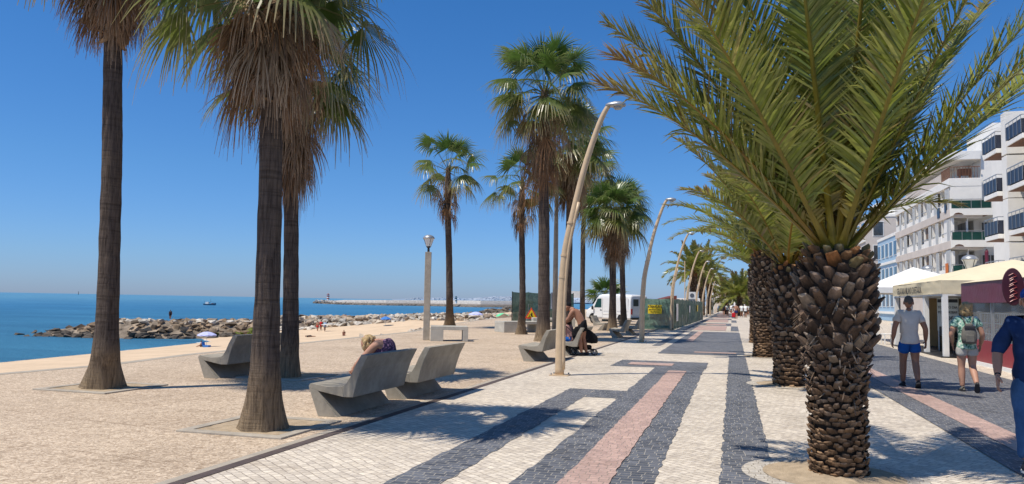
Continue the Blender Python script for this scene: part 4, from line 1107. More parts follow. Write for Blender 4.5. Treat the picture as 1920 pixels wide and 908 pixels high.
# beach umbrellas, straw huts, boats
M['umb_lilac'] = surf('lilac_cloth', (.50, .52, .80), .8, .08); M['umb_green'] = surf('green_cloth', (.12, .62, .30), .8, .08); M['bluecloth'] = surf('blue_cloth', (.05, .20, .55), .8, .1)
M['straw'] = surf('straw_thatch', (.22, .16, .11), .95, .3, 5, .6, 30)
def parasol(px, py, dz, width, mat, label, h=2.0, tilt=0):
    p = Gs(px, py) if dz < -2.9 else G(px, py, dz); r = width / 2; o = empty('beach_parasol', p, 0, label, 'parasol')
    mb = MB(); mb.tube([(0, 0, -.2), (0, 0, h)], .025, 6); mb.build('pole', M['white'], o)
    mb = MB(); n = 8; Mt = Matrix.Rotation(R(tilt), 4, 'Y'); top = mb.vert(Mt @ V((0, 0, h + .1))); prev = None
    for j in range(1, 5):
        q = r * j / 4; zz = h + .1 - .42 * (j / 4) ** 1.8
        ring = [mb.vert(Mt @ V((q * (1 - .07 * (k % 2)) * math.cos(math.pi * k / n), q * (1 - .07 * (k % 2)) * math.sin(math.pi * k / n), zz - .03 * (k % 2) * j / 4))) for k in range(2 * n)]
        if prev: mb.bridge(prev, ring)
        else:
            for k in range(2 * n): mb.face((top, ring[k], ring[(k + 1) % (2 * n)]))
        prev = ring
    ring = [mb.vert(Mt @ V((r * math.cos(math.pi * k / n), r * math.sin(math.pi * k / n), h - .50 + .04 * (k % 2)))) for k in range(2 * n)]; mb.bridge(prev, ring)
    mb.build('canopy', mat, o); return o
parasol(387, 651, -5.55, 2.5, M['umb_lilac'], 'pale lilac beach parasol by the waterline, shading a seated bather')
parasol(892, 607, -2.5, 2.6, M['umb_lilac'], 'pale lilac parasol on the far beach right of the slender palm', 2.0)
parasol(942, 610, -2.4, 2.2, M['umb_green'], 'bright green parasol on the far beach', 1.9)
parasol(723, 611, -3.0, 2.0, M['bluecloth'], 'small blue and white parasol against the pale boulders', 1.6)
for i, (px, py, d, lab) in enumerate(((945, 600, 110, 'left straw beach hut roof in front of the dark reef'), (962, 600, 104, 'right straw beach hut roof beside the green fence'))):
    p = atD(px, py + 6, d); p.z = -2.4; o = empty('straw_parasol', p, 0, lab, 'straw parasol', 'straw parasols on the beach')
    hp = atD(px, 588, d).z - p.z
    mb = MB(); mb.tube([(0, 0, 0), (0, 0, hp - .4)], .08, 8); mb.build('pole', M['straw'], o)
    mb = MB(); mb.lathe([(1.5, hp - 1.0), (1.35, hp - .8), (.6, hp - .3), (.05, hp)], (0, 0, 0), 14); mb.build('thatch', M['straw'], o)
def boat():
    p = G(393, 572.5, SEA); o = empty('fishing_boat', p, YAW, 'small dark fishing boat with a cabin out on the sea', 'boat')
    M['hull'] = surf('boat_hull', (.10, .16, .22), .6); mb = MB(); prev = None
    for x, w_, z in ((-5, .9, 1.3), (-4, 1.5, 1.1), (0, 1.8, 1.0), (3, 1.4, 1.3), (5.2, .1, 2.0)):
        r = [mb.vert(q) for q in ((x, -w_, z), (x, -w_ * .6, -.3), (x, w_ * .6, -.3), (x, w_, z))]
        if prev: mb.bridge(prev, r)
        else: mb.face(r)
        prev = r
    mb.face(prev); mb.build('hull', M['hull'], o)
    mb = MB(); mb.box(-3.2, -.6, -1, 1, 1.0, 2.7); mb.build('cabin', M['whitewall'], o)
    mb = MB(); mb.box(-.62, -.5, -.8, .8, 1.8, 2.4); mb.build('cabin_window', M['window'], o)
    mb = MB(); mb.tube([(.6, 0, 1), (.6, 0, 5)], .07, 6); mb.tube([(.6, 0, 3.0), (4.4, 0, 2.4)], .05, 6); mb.tube([(-4.4, 0, 1), (-4.4, 0, 3.6)], .06, 6); mb.build('mast', M['dark'], o)
    mb = MB(); mb.box(1.6, 3.2, -1, 1, 1.0, 1.7); mb.build('net_pile', M['rust'], o, bevel=.1)
    p = G(147, 552.3, SEA); p = EYE + (p - EYE) * 1; o = empty('channel_marker', p, 0, 'tiny dark buoy mast on the horizon at the left', 'buoy')
    k = (p - EYE).length / 1450
    mb = MB(); mb.lathe([(1.6 * k * .5, 0), (1.2 * k * .5, 1.2 * k), (.3 * k, 1.6 * k), (.2 * k, 4 * k)], (0, 0, 0), 8); mb.build('float', M['dark'], o)
    mb = MB(); mb.lathe([(.5 * k, 3.4 * k), (.5 * k, 4.6 * k)], (0, 0, 0), 8); mb.build('topmark', M['dark'], o)
boat()
# ------------------------------------------------------------------ people
def skinned(verts, edges, radii, sub=1, root=0, vox=0):
    me = bpy.data.meshes.new('tmp'); me.from_pydata([tuple(v) for v in verts], edges, []); ob = bpy.data.objects.new('tmp', me); COL.objects.link(ob)
    sm = ob.modifiers.new('s', 'SKIN'); sm.use_smooth_shade = True
    for i, r in enumerate(radii):
        sv = me.skin_vertices[0].data[i]; sv.radius = (r, r) if not isinstance(r, tuple) else r; sv.use_root = (i == root)
    if sub: m2 = ob.modifiers.new('u', 'SUBSURF'); m2.levels = sub; m2.render_levels = sub
    dg = bpy.context.evaluated_depsgraph_get(); dg.update(); ev = ob.evaluated_get(dg); out = bpy.data.meshes.new_from_object(ev)
    bpy.data.objects.remove(ob); bpy.data.meshes.remove(me); return out
def add_mesh(bm, me, Mx=None):
    t = bmesh.new(); t.from_mesh(me)
    if Mx is not None: t.transform(Mx)
    tmp = bpy.data.meshes.new('t'); t.to_mesh(tmp); t.free(); bm.from_mesh(tmp); bpy.data.meshes.remove(tmp)
def fin(name, bm, mats, parent, smooth=True, wob=0, seed=0):
    if wob:
        for v in bm.verts:
            v.co += V((noise.noise(v.co * 9 + V((seed, 0, 0))), noise.noise(v.co * 9 + V((0, seed, 0))), .4 * noise.noise(v.co * 14))) * wob
    me = bpy.data.meshes.new(name); bm.to_mesh(me); bm.free(); me.materials.append(mats)
    me.polygons.foreach_set('use_smooth', [smooth] * len(me.polygons)); o = bpy.data.objects.new(name, me); COL.objects.link(o); o.parent = parent; return o
def cloth(name, col, var=.15, kind=None):
    if kind == 'floral':
        m, nt, b = nodes(name); v = coord(nt); n1 = N(nt, 'ShaderNodeTexVoronoi'); n1.inputs['Scale'].default_value = 16; L(nt, v, n1.inputs['Vector']); n2 = noi(nt, v, 13, 3, .6, 1.2)
        c = ramp(nt, n2, [(.40, (.03, .10, .07)), (.46, (.20, .42, .33)), (.56, (.42, .58, .46)), (.66, (.75, .75, .66))]); L(nt, c, b.inputs['Base Color']); b.inputs['Roughness'].default_value = .9
        return m
    if kind == 'dots':
        m, nt, b = nodes(name); v = coord(nt); n2 = noi(nt, v, 45, 2, .6)
        c = ramp(nt, n2, [(.42, (.035, .02, .055)), (.55, (.07, .03, .09)), (.64, (.45, .25, .35))]); L(nt, c, b.inputs['Base Color']); b.inputs['Roughness'].default_value = .9
        return m
    return surf(name, col, .88, var, 5, .35, 14, dist=.02, spec=.15)
M['skin'] = surf('fair_skin', (.50, .27, .18), .55, .12, 6, .08, 60, spec=.35)  # even fair skin tone
M['skintan'] = surf('tanned_skin', (.36, .175, .105), .55, .12, 6, .08, 60, spec=.35)
M['hairdark'] = surf('dark_hair', (.045, .032, .025), .6, .4, 30, .6, 60, aspect=(1, 1, .2)); M['hairblond'] = surf('blond_hair', (.52, .36, .17), .55, .45, 22, .7, 50, aspect=(1, 1, .25)); M['hairgrey'] = surf('grey_brown_hair', (.13, .105, .085), .6, .4, 25, .6, 60)

def hand(bm, wrist, dirv, palmn, s=1.0, curl=.5, thumb=1, sub=1):
    """palm and five separate bent fingers; dirv points from wrist to knuckles, palmn is the palm side"""
    d = dirv.normalized(); n = (palmn - d * palmn.dot(d)).normalized(); sdv = d.cross(n) * thumb
    P = [wrist - d * .02, wrist + d * .03 * s, wrist + d * .085 * s]
    me = skinned(P, [(0, 1), (1, 2)], [(.024 * s, .022 * s), (.036 * s, .017 * s), (.037 * s, .014 * s)], sub); 
    # orient by brute: palm as an ellipsoid-like tube
    t = MB(); rings = [(-.015, .024, .02), (.01, .028, .018), (.045, .040, .017), (.085, .041, .014), (.10, .034, .010)]; prev = None
    for u, a, b in rings:
        r = t.ring(wrist + d * u * s, a * s, b * s, sdv, n, 14)
        if prev: t.bridge(prev, r)
        else: t.face(r)
        prev = r
    t.face(prev); m0 = bpy.data.meshes.new('x'); m0.from_pydata(t.v, [], t.f); add_mesh(bm, m0); bpy.data.meshes.remove(m0); bpy.data.meshes.remove(me)
    for k, (off, ln) in enumerate(((.030, .072), (.010, .080), (-.011, .074), (-.030, .058))):
        p = wrist + d * .085 * s + sdv * off * s; ang = curl * (.55 + .13 * k); dd = d.copy(); pts = [p - d * .02 * s]
        for q, f in enumerate((.45, .3, .25)):
            pts.append(p.copy()); p = p + dd * ln * f * s; dd = (dd * math.cos(ang) + n * math.sin(ang)).normalized(); n2 = n
        pts.append(p)
        m1 = skinned(pts, [(i, i + 1) for i in range(len(pts) - 1)], [.0088 * s, .0095 * s, .0088 * s, .0082 * s, .0062 * s], sub); add_mesh(bm, m1); bpy.data.meshes.remove(m1)
    p0 = wrist + d * .02 * s + sdv * .025 * s; td = (sdv * .65 + d * .75 + n * .35).normalized(); pts = [p0, p0 + td * .035 * s, p0 + td * .035 * s + (td * .5 + d * .8 + n * .25).normalized() * .028 * s]; pts.append(pts[-1] + (d + n * .5).normalized() * .022 * s)
    m1 = skinned(pts, [(0, 1), (1, 2), (2, 3)], [.014 * s, .0115 * s, .010 * s, .0075 * s], sub); add_mesh(bm, m1); bpy.data.meshes.remove(m1)

def head_mesh(mb_bm, c, s, yaw=0, pitch=0, face=True):
    """c = centre of skull; faces local +y"""
    Mh = Matrix.Translation(c) @ Matrix.Rotation(yaw, 4, 'Z') @ Matrix.Rotation(pitch, 4, 'X')
    t = MB(); rows = []; n = 18; m_ = 14
    for i in range(1, m_):
        th = math.pi * i / m_; row = []
        for k in range(n):
            ph = 2 * math.pi * k / n; x = math.sin(th) * math.cos(ph); y = math.sin(th) * math.sin(ph); z = math.cos(th)
            X = x * .077; Y = y * .098; Zz = z * .118
            if z < 0:                                        # narrow to the jaw and chin
                q = 1 + z * .34; X *= q; Y = Y * (1 + z * .25) + .014 * (-z)
            if face and y > .3:
                if z < .1: Y -= .004
                Y += .010 * math.exp(-((z + .55) ** 2) / .02) * math.exp(-(x ** 2) / .05)      # mouth / chin
                Y += .024 * math.exp(-((z + .18) ** 2) / .03) * math.exp(-(x ** 2) / .012)     # nose
                Y -= .010 * math.exp(-((z - .06) ** 2) / .012) * math.exp(-((abs(x) - .38) ** 2) / .03)  # eye sockets
            row.append(t.vert(Mh @ V((X * s, Y * s, Zz * s))))
        if rows: t.bridge(rows[-1], row)
        rows.append(row)
    a = t.vert(Mh @ V((0, 0, .118 * s))); b = t.vert(Mh @ V((0, .008 * s, -.118 * s)))
    for k in range(n): t.face((a, rows[0][(k + 1) % n], rows[0][k])); t.face((b, rows[-1][k], rows[-1][(k + 1) % n]))
    for sx in (-1, 1): t.blob(Mh @ V((sx * .078 * s, -.004, -.01 * s)), .012 * s, .022 * s, .034 * s, 5)
    m0 = bpy.data.meshes.new('x'); m0.from_pydata(t.v, [], t.f); add_mesh(mb_bm, m0); bpy.data.meshes.remove(m0)
    return Mh

def person(name_loc, rz, H, J, label, skin, top=None, bottom=None, shoes=None, hair=None, hairstyle='short', fem=False, hands=True, group=None, face=True, sleeve=.55, leglen=.45, hyaw=0, hpitch=0, sub=1, bare_top=False, fat=1.0, thumbs=True):
    """J: joints in metres for H=1.75, local x right, y forward, z up"""
    k = H / 1.75
    o = empty('person', name_loc, rz, label, 'person', group)
    g = lambda n: V(J[n]) * k
    pel, ch, nk = g('pelvis'), g('chest'), g('neck'); hd = g('head')
    up = (nk - pel).normalized(); lat = (g('shR') - g('shL')).normalized()
    wa = pel.lerp(ch, .5)
    vs = [pel, wa, ch, nk, nk.lerp(hd, .45)]; rad = [(.155, .115), (.135 * fat, .105 * fat), (.150 * fat, .112 * fat), .074, .062]; ed = [(0, 1), (1, 2), (2, 3), (3, 4)]
    rad = [tuple(x * k for x in r) if isinstance(r, tuple) else r * k for r in rad]
    rad[0] = (.125 * k * fat,) * 2; rad[1] = (.118 * k * fat,) * 2; rad[2] = (.128 * k * fat,) * 2
    vi = {'pel': 0, 'ch': 2}
    def add(p, r, par): vs.append(p); rad.append(r * k); ed.append((par, len(vs) - 1)); return len(vs) - 1
    for sfx in 'LR':
        a = add(g('sh' + sfx), .074, 2); b_ = add(g('sh' + sfx).lerp(g('el' + sfx), .4), .064, a); b = add(g('el' + sfx), .050, b_); c = add(g('el' + sfx).lerp(g('wr' + sfx), .35), .052, b); dd = add(g('wr' + sfx), .032, c)
        h = add(g('hip' + sfx), .105, 0); t1 = add(g('hip' + sfx).lerp(g('kn' + sfx), .45), .095, h); kn = add(g('kn' + sfx), .068, t1); cf = add(g('kn' + sfx).lerp(g('an' + sfx), .35), .070, kn); an = add(g('an' + sfx), .044, cf)
        if not shoes or shoes == 'sandal':
            ft = V(J['to' + sfx]) * k; he = add(g('an' + sfx) + (g('an' + sfx) - ft) * .2 + V((0, 0, -.035 * k)), .034, an); ml = add(g('an' + sfx).lerp(ft, .6), .034, an); add(ft, .022, ml)
    bm = bmesh.new(); bd = skinned(vs, ed, rad, sub); add_mesh(bm, bd); bpy.data.meshes.remove(bd)
    Mh = head_mesh(bm, hd + V((0, 0, .0)), k * 1.08, hyaw, hpitch, face)
    for sfx, th in (('L', -1), ('R', 1)):
        if hands:
            wr = g('wr' + sfx); dv = wr - g('el' + sfx); inn = lat * (1 if sfx == 'L' else -1)
            if 'pn' + sfx in J: inn = V(J['pn' + sfx])
            fw = dv.cross(inn).dot(V((0, 1, 0)))
            hand(bm, wr, dv, inn, k * 1.12, .75, 1 if fw > 0 else -1, sub)
    body = fin('body', bm, skin, o)
    gr = 1.0
    def garment(nm, pts, mat, seed=1, wob=.006, sub_=None):
        b2 = bmesh.new()
        for (P, E, Rr) in pts:
            m = skinned(P, E, [x * k for x in Rr], sub if sub_ is None else sub_); add_mesh(b2, m); bpy.data.meshes.remove(m)
        return fin(nm, b2, mat, o, True, wob, seed)
    if top:
        P = [pel.lerp(ch, -.30), pel.lerp(ch, .3), pel.lerp(ch, .65), ch, ch.lerp(nk, .80)]; E = [(0, 5), (5, 1), (1, 2), (2, 3), (3, 4)]; Rr = [.190 * fat, .166 * fat, .168 * fat, .172 * fat, .088]
        if fem: Rr = [.195 * fat, .162 * fat, .160 * fat, .160 * fat, .085]
        P.append(pel.lerp(ch, -.20)); Rr.append(.182 * fat)
        for sfx in 'LR':
            sh, el, wr = g('sh' + sfx), g('el' + sfx), g('wr' + sfx)
            i = len(P); P += [sh + V((0, 0, .004)), sh.lerp(el, min(sleeve, 1) * .55), sh.lerp(el, min(sleeve, 1))]; E += [(3, i), (i, i + 1), (i + 1, i + 2)]; Rr += [.092, .086, .082 if sleeve < 1 else .068]
            if sleeve > 1: P.append(el.lerp(wr, sleeve - 1)); E.append((i + 2, i + 3)); Rr.append(.064)
        garment(top[0], [(P, E, Rr)], top[1], 3, .018)
    if bottom:
        P = [pel.lerp(ch, .26), pel]; E = [(0, 1)]; Rr = [.155 * fat, .165 * fat]
        for sfx in 'LR':
            hp, kn, an = g('hip' + sfx), g('kn' + sfx), g('an' + sfx); i = len(P)
            if leglen < 1:
                P += [hp, hp.lerp(kn, leglen * .6), hp.lerp(kn, leglen)]; E += [(1, i), (i, i + 1), (i + 1, i + 2)]; Rr += [.128, .122, .118]
            else:
                P += [hp, hp.lerp(kn, .5), kn, kn.lerp(an, .5), kn.lerp(an, .97)]; E += [(1, i), (i, i + 1), (i + 1, i + 2), (i + 2, i + 3), (i + 3, i + 4)]; Rr += [.125, .110, .088, .080, .074]
        garment(bottom[0], [(P, E, Rr)], bottom[1], 8, .012 if leglen < 1 else .016)
    if shoes and shoes != 'sandal':
        for sfx in 'LR':
            an = g('an' + sfx); to = V(J['to' + sfx]) * k; f = (to - an); f2 = f.normalized(); upv = (Z - f2 * f2.z).normalized() if abs(f2.z) < .95 else V((0, -1, 0))
            sd_ = f2.cross(upv).normalized(); t = MB(); prev = None; L_ = f.length; c0 = an - upv * .035 * k
            for u, w_, h_ in ((-.42, .022, .030), (-.34, .036, .045), (0, .040, .052), (.45, .046, .036), (.8, .045, .028), (1.05, .020, .018)):
                r = []
                for q in range(12):
                    a = 2 * math.pi * q / 12; yy = math.sin(a); r.append(t.vert(c0 + f2 * (u * L_) + sd_ * (w_ * k * math.cos(a)) + upv * (h_ * k * yy if yy > 0 else .028 * k * yy)))
                if prev: t.bridge(prev, r)
                else: t.face(r)
                prev = r
            t.face(prev); m0 = bpy.data.meshes.new('x'); m0.from_pydata(t.v, [], t.f); b2 = bmesh.new(); b2.from_mesh(m0); bpy.data.meshes.remove(m0); fin('shoe', b2, shoes[1], o)
            t = MB(); prev = None
            for u, w_ in ((-.42, .02), (-.34, .038), (0, .041), (.45, .049), (.8, .047), (1.07, .018)):
                c = c0 + f2 * (u * L_) - upv * .026 * k; r = [t.vert(c + sd_ * w_ * k), t.vert(c - sd_ * w_ * k), t.vert(c - sd_ * w_ * k - upv * .016 * k), t.vert(c + sd_ * w_ * k - upv * .016 * k)]
                if prev: t.bridge(prev, r)
                else: t.face(r)
                prev = r
            t.face(prev); t.build('shoe_sole', shoes[2], o)
    elif shoes == 'sandal':
        for sfx in 'LR':
            an = g('an' + sfx); to = V(J['to' + sfx]) * k; f = to - an; f2 = f.normalized(); upv = (Z - f2 * f2.z).normalized(); sd_ = f2.cross(upv).normalized(); t = MB(); prev = None
            for u, w_ in ((-.42, .02), (-.3, .038), (.2, .040), (.7, .046), (1.15, .02)):
                c = an + f * u - upv * .068 * k; r = [t.vert(c + sd_ * w_ * k), t.vert(c - sd_ * w_ * k), t.vert(c - sd_ * w_ * k - upv * .022 * k), t.vert(c + sd_ * w_ * k - upv * .022 * k)]
                if prev: t.bridge(prev, r)
                else: t.face(r)
                prev = r
            t.face(prev); sl_ = t.build('sandal', M['dark'], o)
            t = MB(); t.tube([an + sd_ * .042 * k - upv * .03, an + f * .12 + upv * .012, an - sd_ * .042 * k - upv * .03], .012, 6); t.build('strap', M['dark'], sl_)
    if hair:
        t = MB(); rr2 = random.Random(4)
        if hairstyle == 'short':
            t.blob(Mh @ V((0, -.014, .028) ) , .085 * k, .100 * k, .102 * k, 9, .12, 3, Mh.to_3x3().to_4x4()); 
        else:
            t.blob(Mh @ V((0, -.020, .024)), .100 * k, .108 * k, .112 * k, 12, .25, 3, Mh.to_3x3().to_4x4())
            for q in range(46):
                a = R(200 + rr2.uniform(-20, 160)) if hairstyle == 'bob' else R(rr2.uniform(180, 360)); zz = rr2.uniform(-.115, .08)
                t.blob(Mh @ V((.092 * math.cos(a) * k, -.005 + .098 * math.sin(a) * k, zz * k)), .030, .030, .046, 5, .5, q)
        b2 = bmesh.new(); m0 = bpy.data.meshes.new('x'); m0.from_pydata(t.v, [], t.f)
        b2.from_mesh(m0); bpy.data.meshes.remove(m0)
        # cut the hair away from the face
        Mi = Mh.inverted(); kill = [v for v in b2.verts if (lambda q: q.y > (.055 if hairstyle == 'short' else .06) * k and q.z < .055 * k or (hairstyle == 'short' and q.z < -.075 * k) or (q.y > .015 and q.z < -.01 * k and hairstyle == 'short'))(Mi @ v.co)]
        bmesh.ops.delete(b2, geom=kill, context='VERTS'); fin('hair', b2, hair, o)
    o['_mh'] = 0; del o['_mh']
    return o, Mh, k
def stand(step=.25, arm=.18, lift=0.0, lean=.0, wid=.0, armsbend=.10):
    return dict(pelvis=(0, 0, .93), chest=(0, lean * .5, 1.27), neck=(0, lean * .8, 1.47), head=(0, lean + .01, 1.635),
        shL=(-.175, lean * .7, 1.405), shR=(.175, lean * .7, 1.405), elL=(-.255, lean * .7 + arm * .5 - .03, 1.13), elR=(.255, lean * .7 - arm * .5 - .03, 1.13),
        wrL=(-.27, arm + armsbend, .90), wrR=(.27, -arm * .8 + armsbend * .6, .90),
        hipL=(-.088, 0, .88), hipR=(.088, 0, .88), knL=(-.095, step * .45 + .02, .50), knR=(.095, -step * .30 + .05 + lift * .1, .50 ),
        anL=(-.09, step * .9, .085), anR=(.09, -step * 1.0, .10 + lift), toL=(-.10, step * .9 + .15, .045), toR=(.105, -step * 1.0 + .13 - lift * .15, .035 + lift * .25))

# the three walkers on the right
M['tee'] = cloth('oatmeal_tshirt', (.72, .64, .55)); M['blueshorts'] = cloth('bright_blue_shorts', (.015, .10, .36)); M['floral'] = cloth('green_floral_blouse', (0, 0, 0), kind='floral'); M['shortsgrey'] = cloth('pale_grey_shorts', (.50, .48, .44))
M['denim'] = cloth('blue_jeans', (.065, .15, .30), .3); M['navy'] = cloth('navy_shirt', (.02, .05, .15), .35); M['capblue'] = cloth('blue_cap', (.015, .06, .30)); M['canvasgrey'] = cloth('grey_canvas', (.17, .16, .14), .2)
M['sole'] = surf('white_rubber_sole', (.72, .72, .70), .6); M['shoedark'] = surf('dark_shoe', (.03, .03, .035), .6)
J = stand(.20, .10, .03); J['wrL'] = (-.285, .03, .91); J['elL'] = (-.27, -.05, 1.14); J['wrR'] = (.31, .10, .89); J['elR'] = (.28, -.04, 1.13)
man, mh, k_ = person(G(1707, 727), R(2), 1.77, J, 'man in an oatmeal t-shirt and bright blue shorts walking away past the cafe', M['skintan'], ('t_shirt', M['tee']), ('shorts', M['blueshorts']), ('shoe', M['shoedark'], M['shoedark']), M['hairgrey'], 'short', sleeve=.62, leglen=.62, fat=1.02, sub=2)
J = stand(.10, .08, .0); J['knR'] = (.095, .03, .50); J['anR'] = (.10, -.26, .17); J['toR'] = (.11, -.20, .045); J['knL'] = (-.095, .04, .50); J['anL'] = (-.09, .02, .085); J['toL'] = (-.10, .18, .045)
J['elL'] = (-.275, -.04, 1.13); J['wrL'] = (-.23, .10, .93); J['elR'] = (.275, -.03, 1.13); J['wrR'] = (.27, .12, .92)
wom, mh, k_ = person(G(1815, 735), R(-2), 1.66, J, 'blond woman in a green floral blouse with a grey backpack walking away', M['skin'], ('blouse', M['floral']), ('shorts', M['shortsgrey']), ('shoe', M['canvasgrey'], M['shoedark']), M['hairblond'], 'bob', fem=True, sleeve=.55, leglen=.50, fat=1.06, sub=2)
# backpack (worn, so a thing of its own)
o = empty('backpack', wom.location, wom.rotation_euler.z, 'small grey drawstring backpack on the blond woman\'s back', 'backpack')
mb = MB(); prev = None
for z, hw, dp in ((.90, .05, .03), (.91, .115, .075), (1.0, .13, .095), (1.12, .12, .085), (1.20, .10, .065), (1.245, .06, .04), (1.26, .075, .045), (1.275, .05, .03)):
    r = [mb.vert((hw * (abs(math.cos(a)) ** .6) * (1 if math.cos(a) > 0 else -1), -.175 - .02 + dp * (abs(math.sin(a)) ** .7) * (1 if math.sin(a) > 0 else -1), z)) for a in [2 * math.pi * q / 20 for q in range(20)]]
    if prev: mb.bridge(prev, r)
    else: mb.face(r)
    prev = r
mb.face(prev); mb.build('bag', M['canvasgrey'], o, smooth=True)
mb = MB(); mb.box(-.07, .07, -.295, -.265, .93, 1.07); mb.build('pocket', M['canvasgrey'], o, bevel=.012)
mb = MB(); mb.box(-.09, .09, -.285, -.25, 1.17, 1.235); mb.build('flap', M['shoedark'], o, bevel=.012)
for s_ in (-1, 1):
    mb = MB(); mb.tube([(s_ * .03, -.165, 1.25), (s_ * .07, -.145, 1.34), (s_ * .10, -.06, 1.425), (s_ * .115, .07, 1.38)], .017, 8, flat=.5); mb.build('strap', M['canvasgrey'], o)
J = stand(.16, .05, .0); J['elL'] = (-.285, -.02, 1.13); J['wrL'] = (-.27, .06, .90); J['elR'] = (.29, -.03, 1.13); J['wrR'] = (.30, .10, .90)
J['knR'] = (.10, .17, .52); J['anR'] = (.10, .30, .13); J['toR'] = (.12, .45, .12); J['knL'] = (-.10, .0, .50); J['anL'] = (-.10, -.22, .10)
J['toL'] = (-.10, -.08, .045)
rp = atD(1943, 885, 7.55); rp.z = 0
blue, mh, k_ = person(rp, R(168), 1.74, J, 'man in a navy shirt, jeans and blue cap at the right edge', M['skin'], ('shirt', M['navy']), ('jeans', M['denim']), ('shoe', M['shoedark'], M['sole']), M['hairgrey'], 'short', sleeve=1.12, leglen=1.2, fat=1.04, sub=2)
wr = V(J['wrR']) * k_; mb = MB(); dv = (wr - V(J['elR']) * k_).normalized(); A_ = dv.cross(Z).normalized(); B_ = dv.cross(A_)
for t_ in (-.004,): 
    r1 = mb.ring(wr - dv * .030, .030, .030, A_, B_, 16); r2 = mb.ring(wr - dv * .008, .029, .029, A_, B_, 16); mb.bridge(r1, r2); mb.face(r1); mb.face(r2[::-1])
mb.build('wristband', M['dark'], blue)
mb = MB(); R3 = mh.to_3x3().to_4x4(); mb.blob(mh @ V((0, -.004, .055)), .088, .108, .085, 8, 0, 0, R3); 
mb.box(-.07, .07, .08, .175, .045, .056, mh); mb.build('cap', M['capblue'], blue, smooth=False)
mb = MB()
for sx in (-1, 1): mb.box(sx * .038 - .030, sx * .038 + .030, .088, .100, -.018, .022, mh); mb.box(sx * .082 - .003, sx * .082 + .003, -.01, .095, .006, .014, mh)
mb.build('sunglasses', M['dark'], blue)

# woman bent forward on the nearest bench (seen from behind)
def seated(dx=0):
    return dict(pelvis=(0, 0, .52), chest=(0, .10, .86), neck=(0, .18, 1.05), head=(0, .24, 1.19), shL=(-.17, .12, .99), shR=(.17, .12, .99), elL=(-.23, .26, .76), elR=(.23, .26, .76), wrL=(-.13, .42, .62), wrR=(.13, .42, .62),
        hipL=(-.10, .02, .50), hipR=(.10, .02, .50), knL=(-.13, .46, .50), knR=(.13, .46, .50), anL=(-.12, .44, .09), anR=(.12, .48, .09), toL=(-.12, .60, .04), toR=(.12, .64, .04))
M['dots'] = cloth('dark_flower_dress', (0, 0, 0), kind='dots'); M['redbag'] = cloth('red_cloth', (.55, .02, .03))
J = seated(); J['pelvis'] = (0, 0, .56); J['pelvis'] = (0, .08, .56); J['hipL'] = (-.1, .12, .54); J['hipR'] = (.1, .12, .54); J['chest'] = (-.0, .10, .88); J['neck'] = (-.0, .27, .98); J['head'] = (-.05, .40, .96); J['shL'] = (-.17, .15, .98); J['shR'] = (.17, .13, 1.0); J['elL'] = (-.2, .46, .66); J['elR'] = (.22, .44, .68); J['wrL'] = (-.1, .58, .56); J['wrR'] = (.08, .60, .56)
bb = G(600, 781); sp_ = V((bb.x + .5 - .17, bb.y + 1.42, -.05))
w2, mh, k_ = person(sp_, R(86), 1.68, J, 'woman in a dark flowered dress bent forward on the nearest bench', M['skin'], None, None, 'sandal', M['hairblond'], 'bob', fem=True, sub=2)
b2 = bmesh.new(); Jv = {a: V(b) * k_ for a, b in J.items()}
m = skinned([Jv['pelvis'] + V((0, .02, -.01)), Jv['pelvis'].lerp(Jv['chest'], .5), Jv['chest'] + V((0, 0, -.01)), Jv['hipL'], Jv['knL'] * 1.0, Jv['hipR'], Jv['knR'] * 1.0], [(0, 1), (1, 2), (0, 3), (3, 4), (0, 5), (5, 6)], [.140, .165, .182, .115, .115, .125, .115], 2); add_mesh(b2, m)
m = skinned([Jv['pelvis'].lerp(Jv['chest'], .6), Jv['chest'] + V((0, .0, -.02)), Jv['chest'] + V((0, .05, .045)), Jv['chest'] + V((0, .08, .07))], [(0, 1), (1, 2), (2, 3)], [.17, .185, .178, .168], 2); add_mesh(b2, m)
fin('dress', b2, M['dots'], w2, True, .02, 5)
o = empty('red_bag', (bb.x + .5 - .42, G(728, 748).y + .22, .44), R(20), 'small red bag lying on the second bench beside the seated woman', 'bag')
mb = MB(); mb.box(-.12, .12, -.10, .10, -.01, .20); mb.build('bag', M['redbag'], o, bevel=.045, seg=3); mb = MB(); mb.tube([(-.07, 0, .19), (-.05, 0, .27), (.05, 0, .27), (.07, 0, .19)], .01, 6); mb.build('handle', M['redbag'], o)

# man with the child on the bench behind the nearest lamp, and the pushchair
M['blackcloth'] = cloth('black_cloth', (.012, .012, .014)); M['pinkcloth'] = cloth('pale_pink_cloth', (.42, .24, .22))
J = dict(pelvis=(0, 0, .93), chest=(-.02, .17, 1.21), neck=(-.03, .34, 1.33), head=(-.03, .45, 1.40), shL=(-.18, .26, 1.30), shR=(.17, .24, 1.28), elL=(-.22, .38, 1.04), elR=(.20, .40, 1.03), wrL=(-.14, .56, .92), wrR=(.12, .58, .90),
    hipL=(-.09, 0, .88), hipR=(.09, 0, .88), knL=(-.1, .06, .5), knR=(.1, .0, .5), anL=(-.1, .0, .085), anR=(.1, -.10, .085), toL=(-.1, .15, .04), toR=(.1, .05, .04))
bq = V((B4[0] + .5, B4[1], 0))
mp = atD(1092, 655, 22.6); mp.z = 0
m_, mh, k_ = person(mp, R(88), 1.76, J, 'shirtless man in a black cap stooping over the child by the pushchair', M['skintan'], None, ('shorts', M['blackcloth']), ('shoe', M['shoedark'], M['shoedark']), None, leglen=.55, sub=1)  # the darker skin stands for his tan and for the shade on him
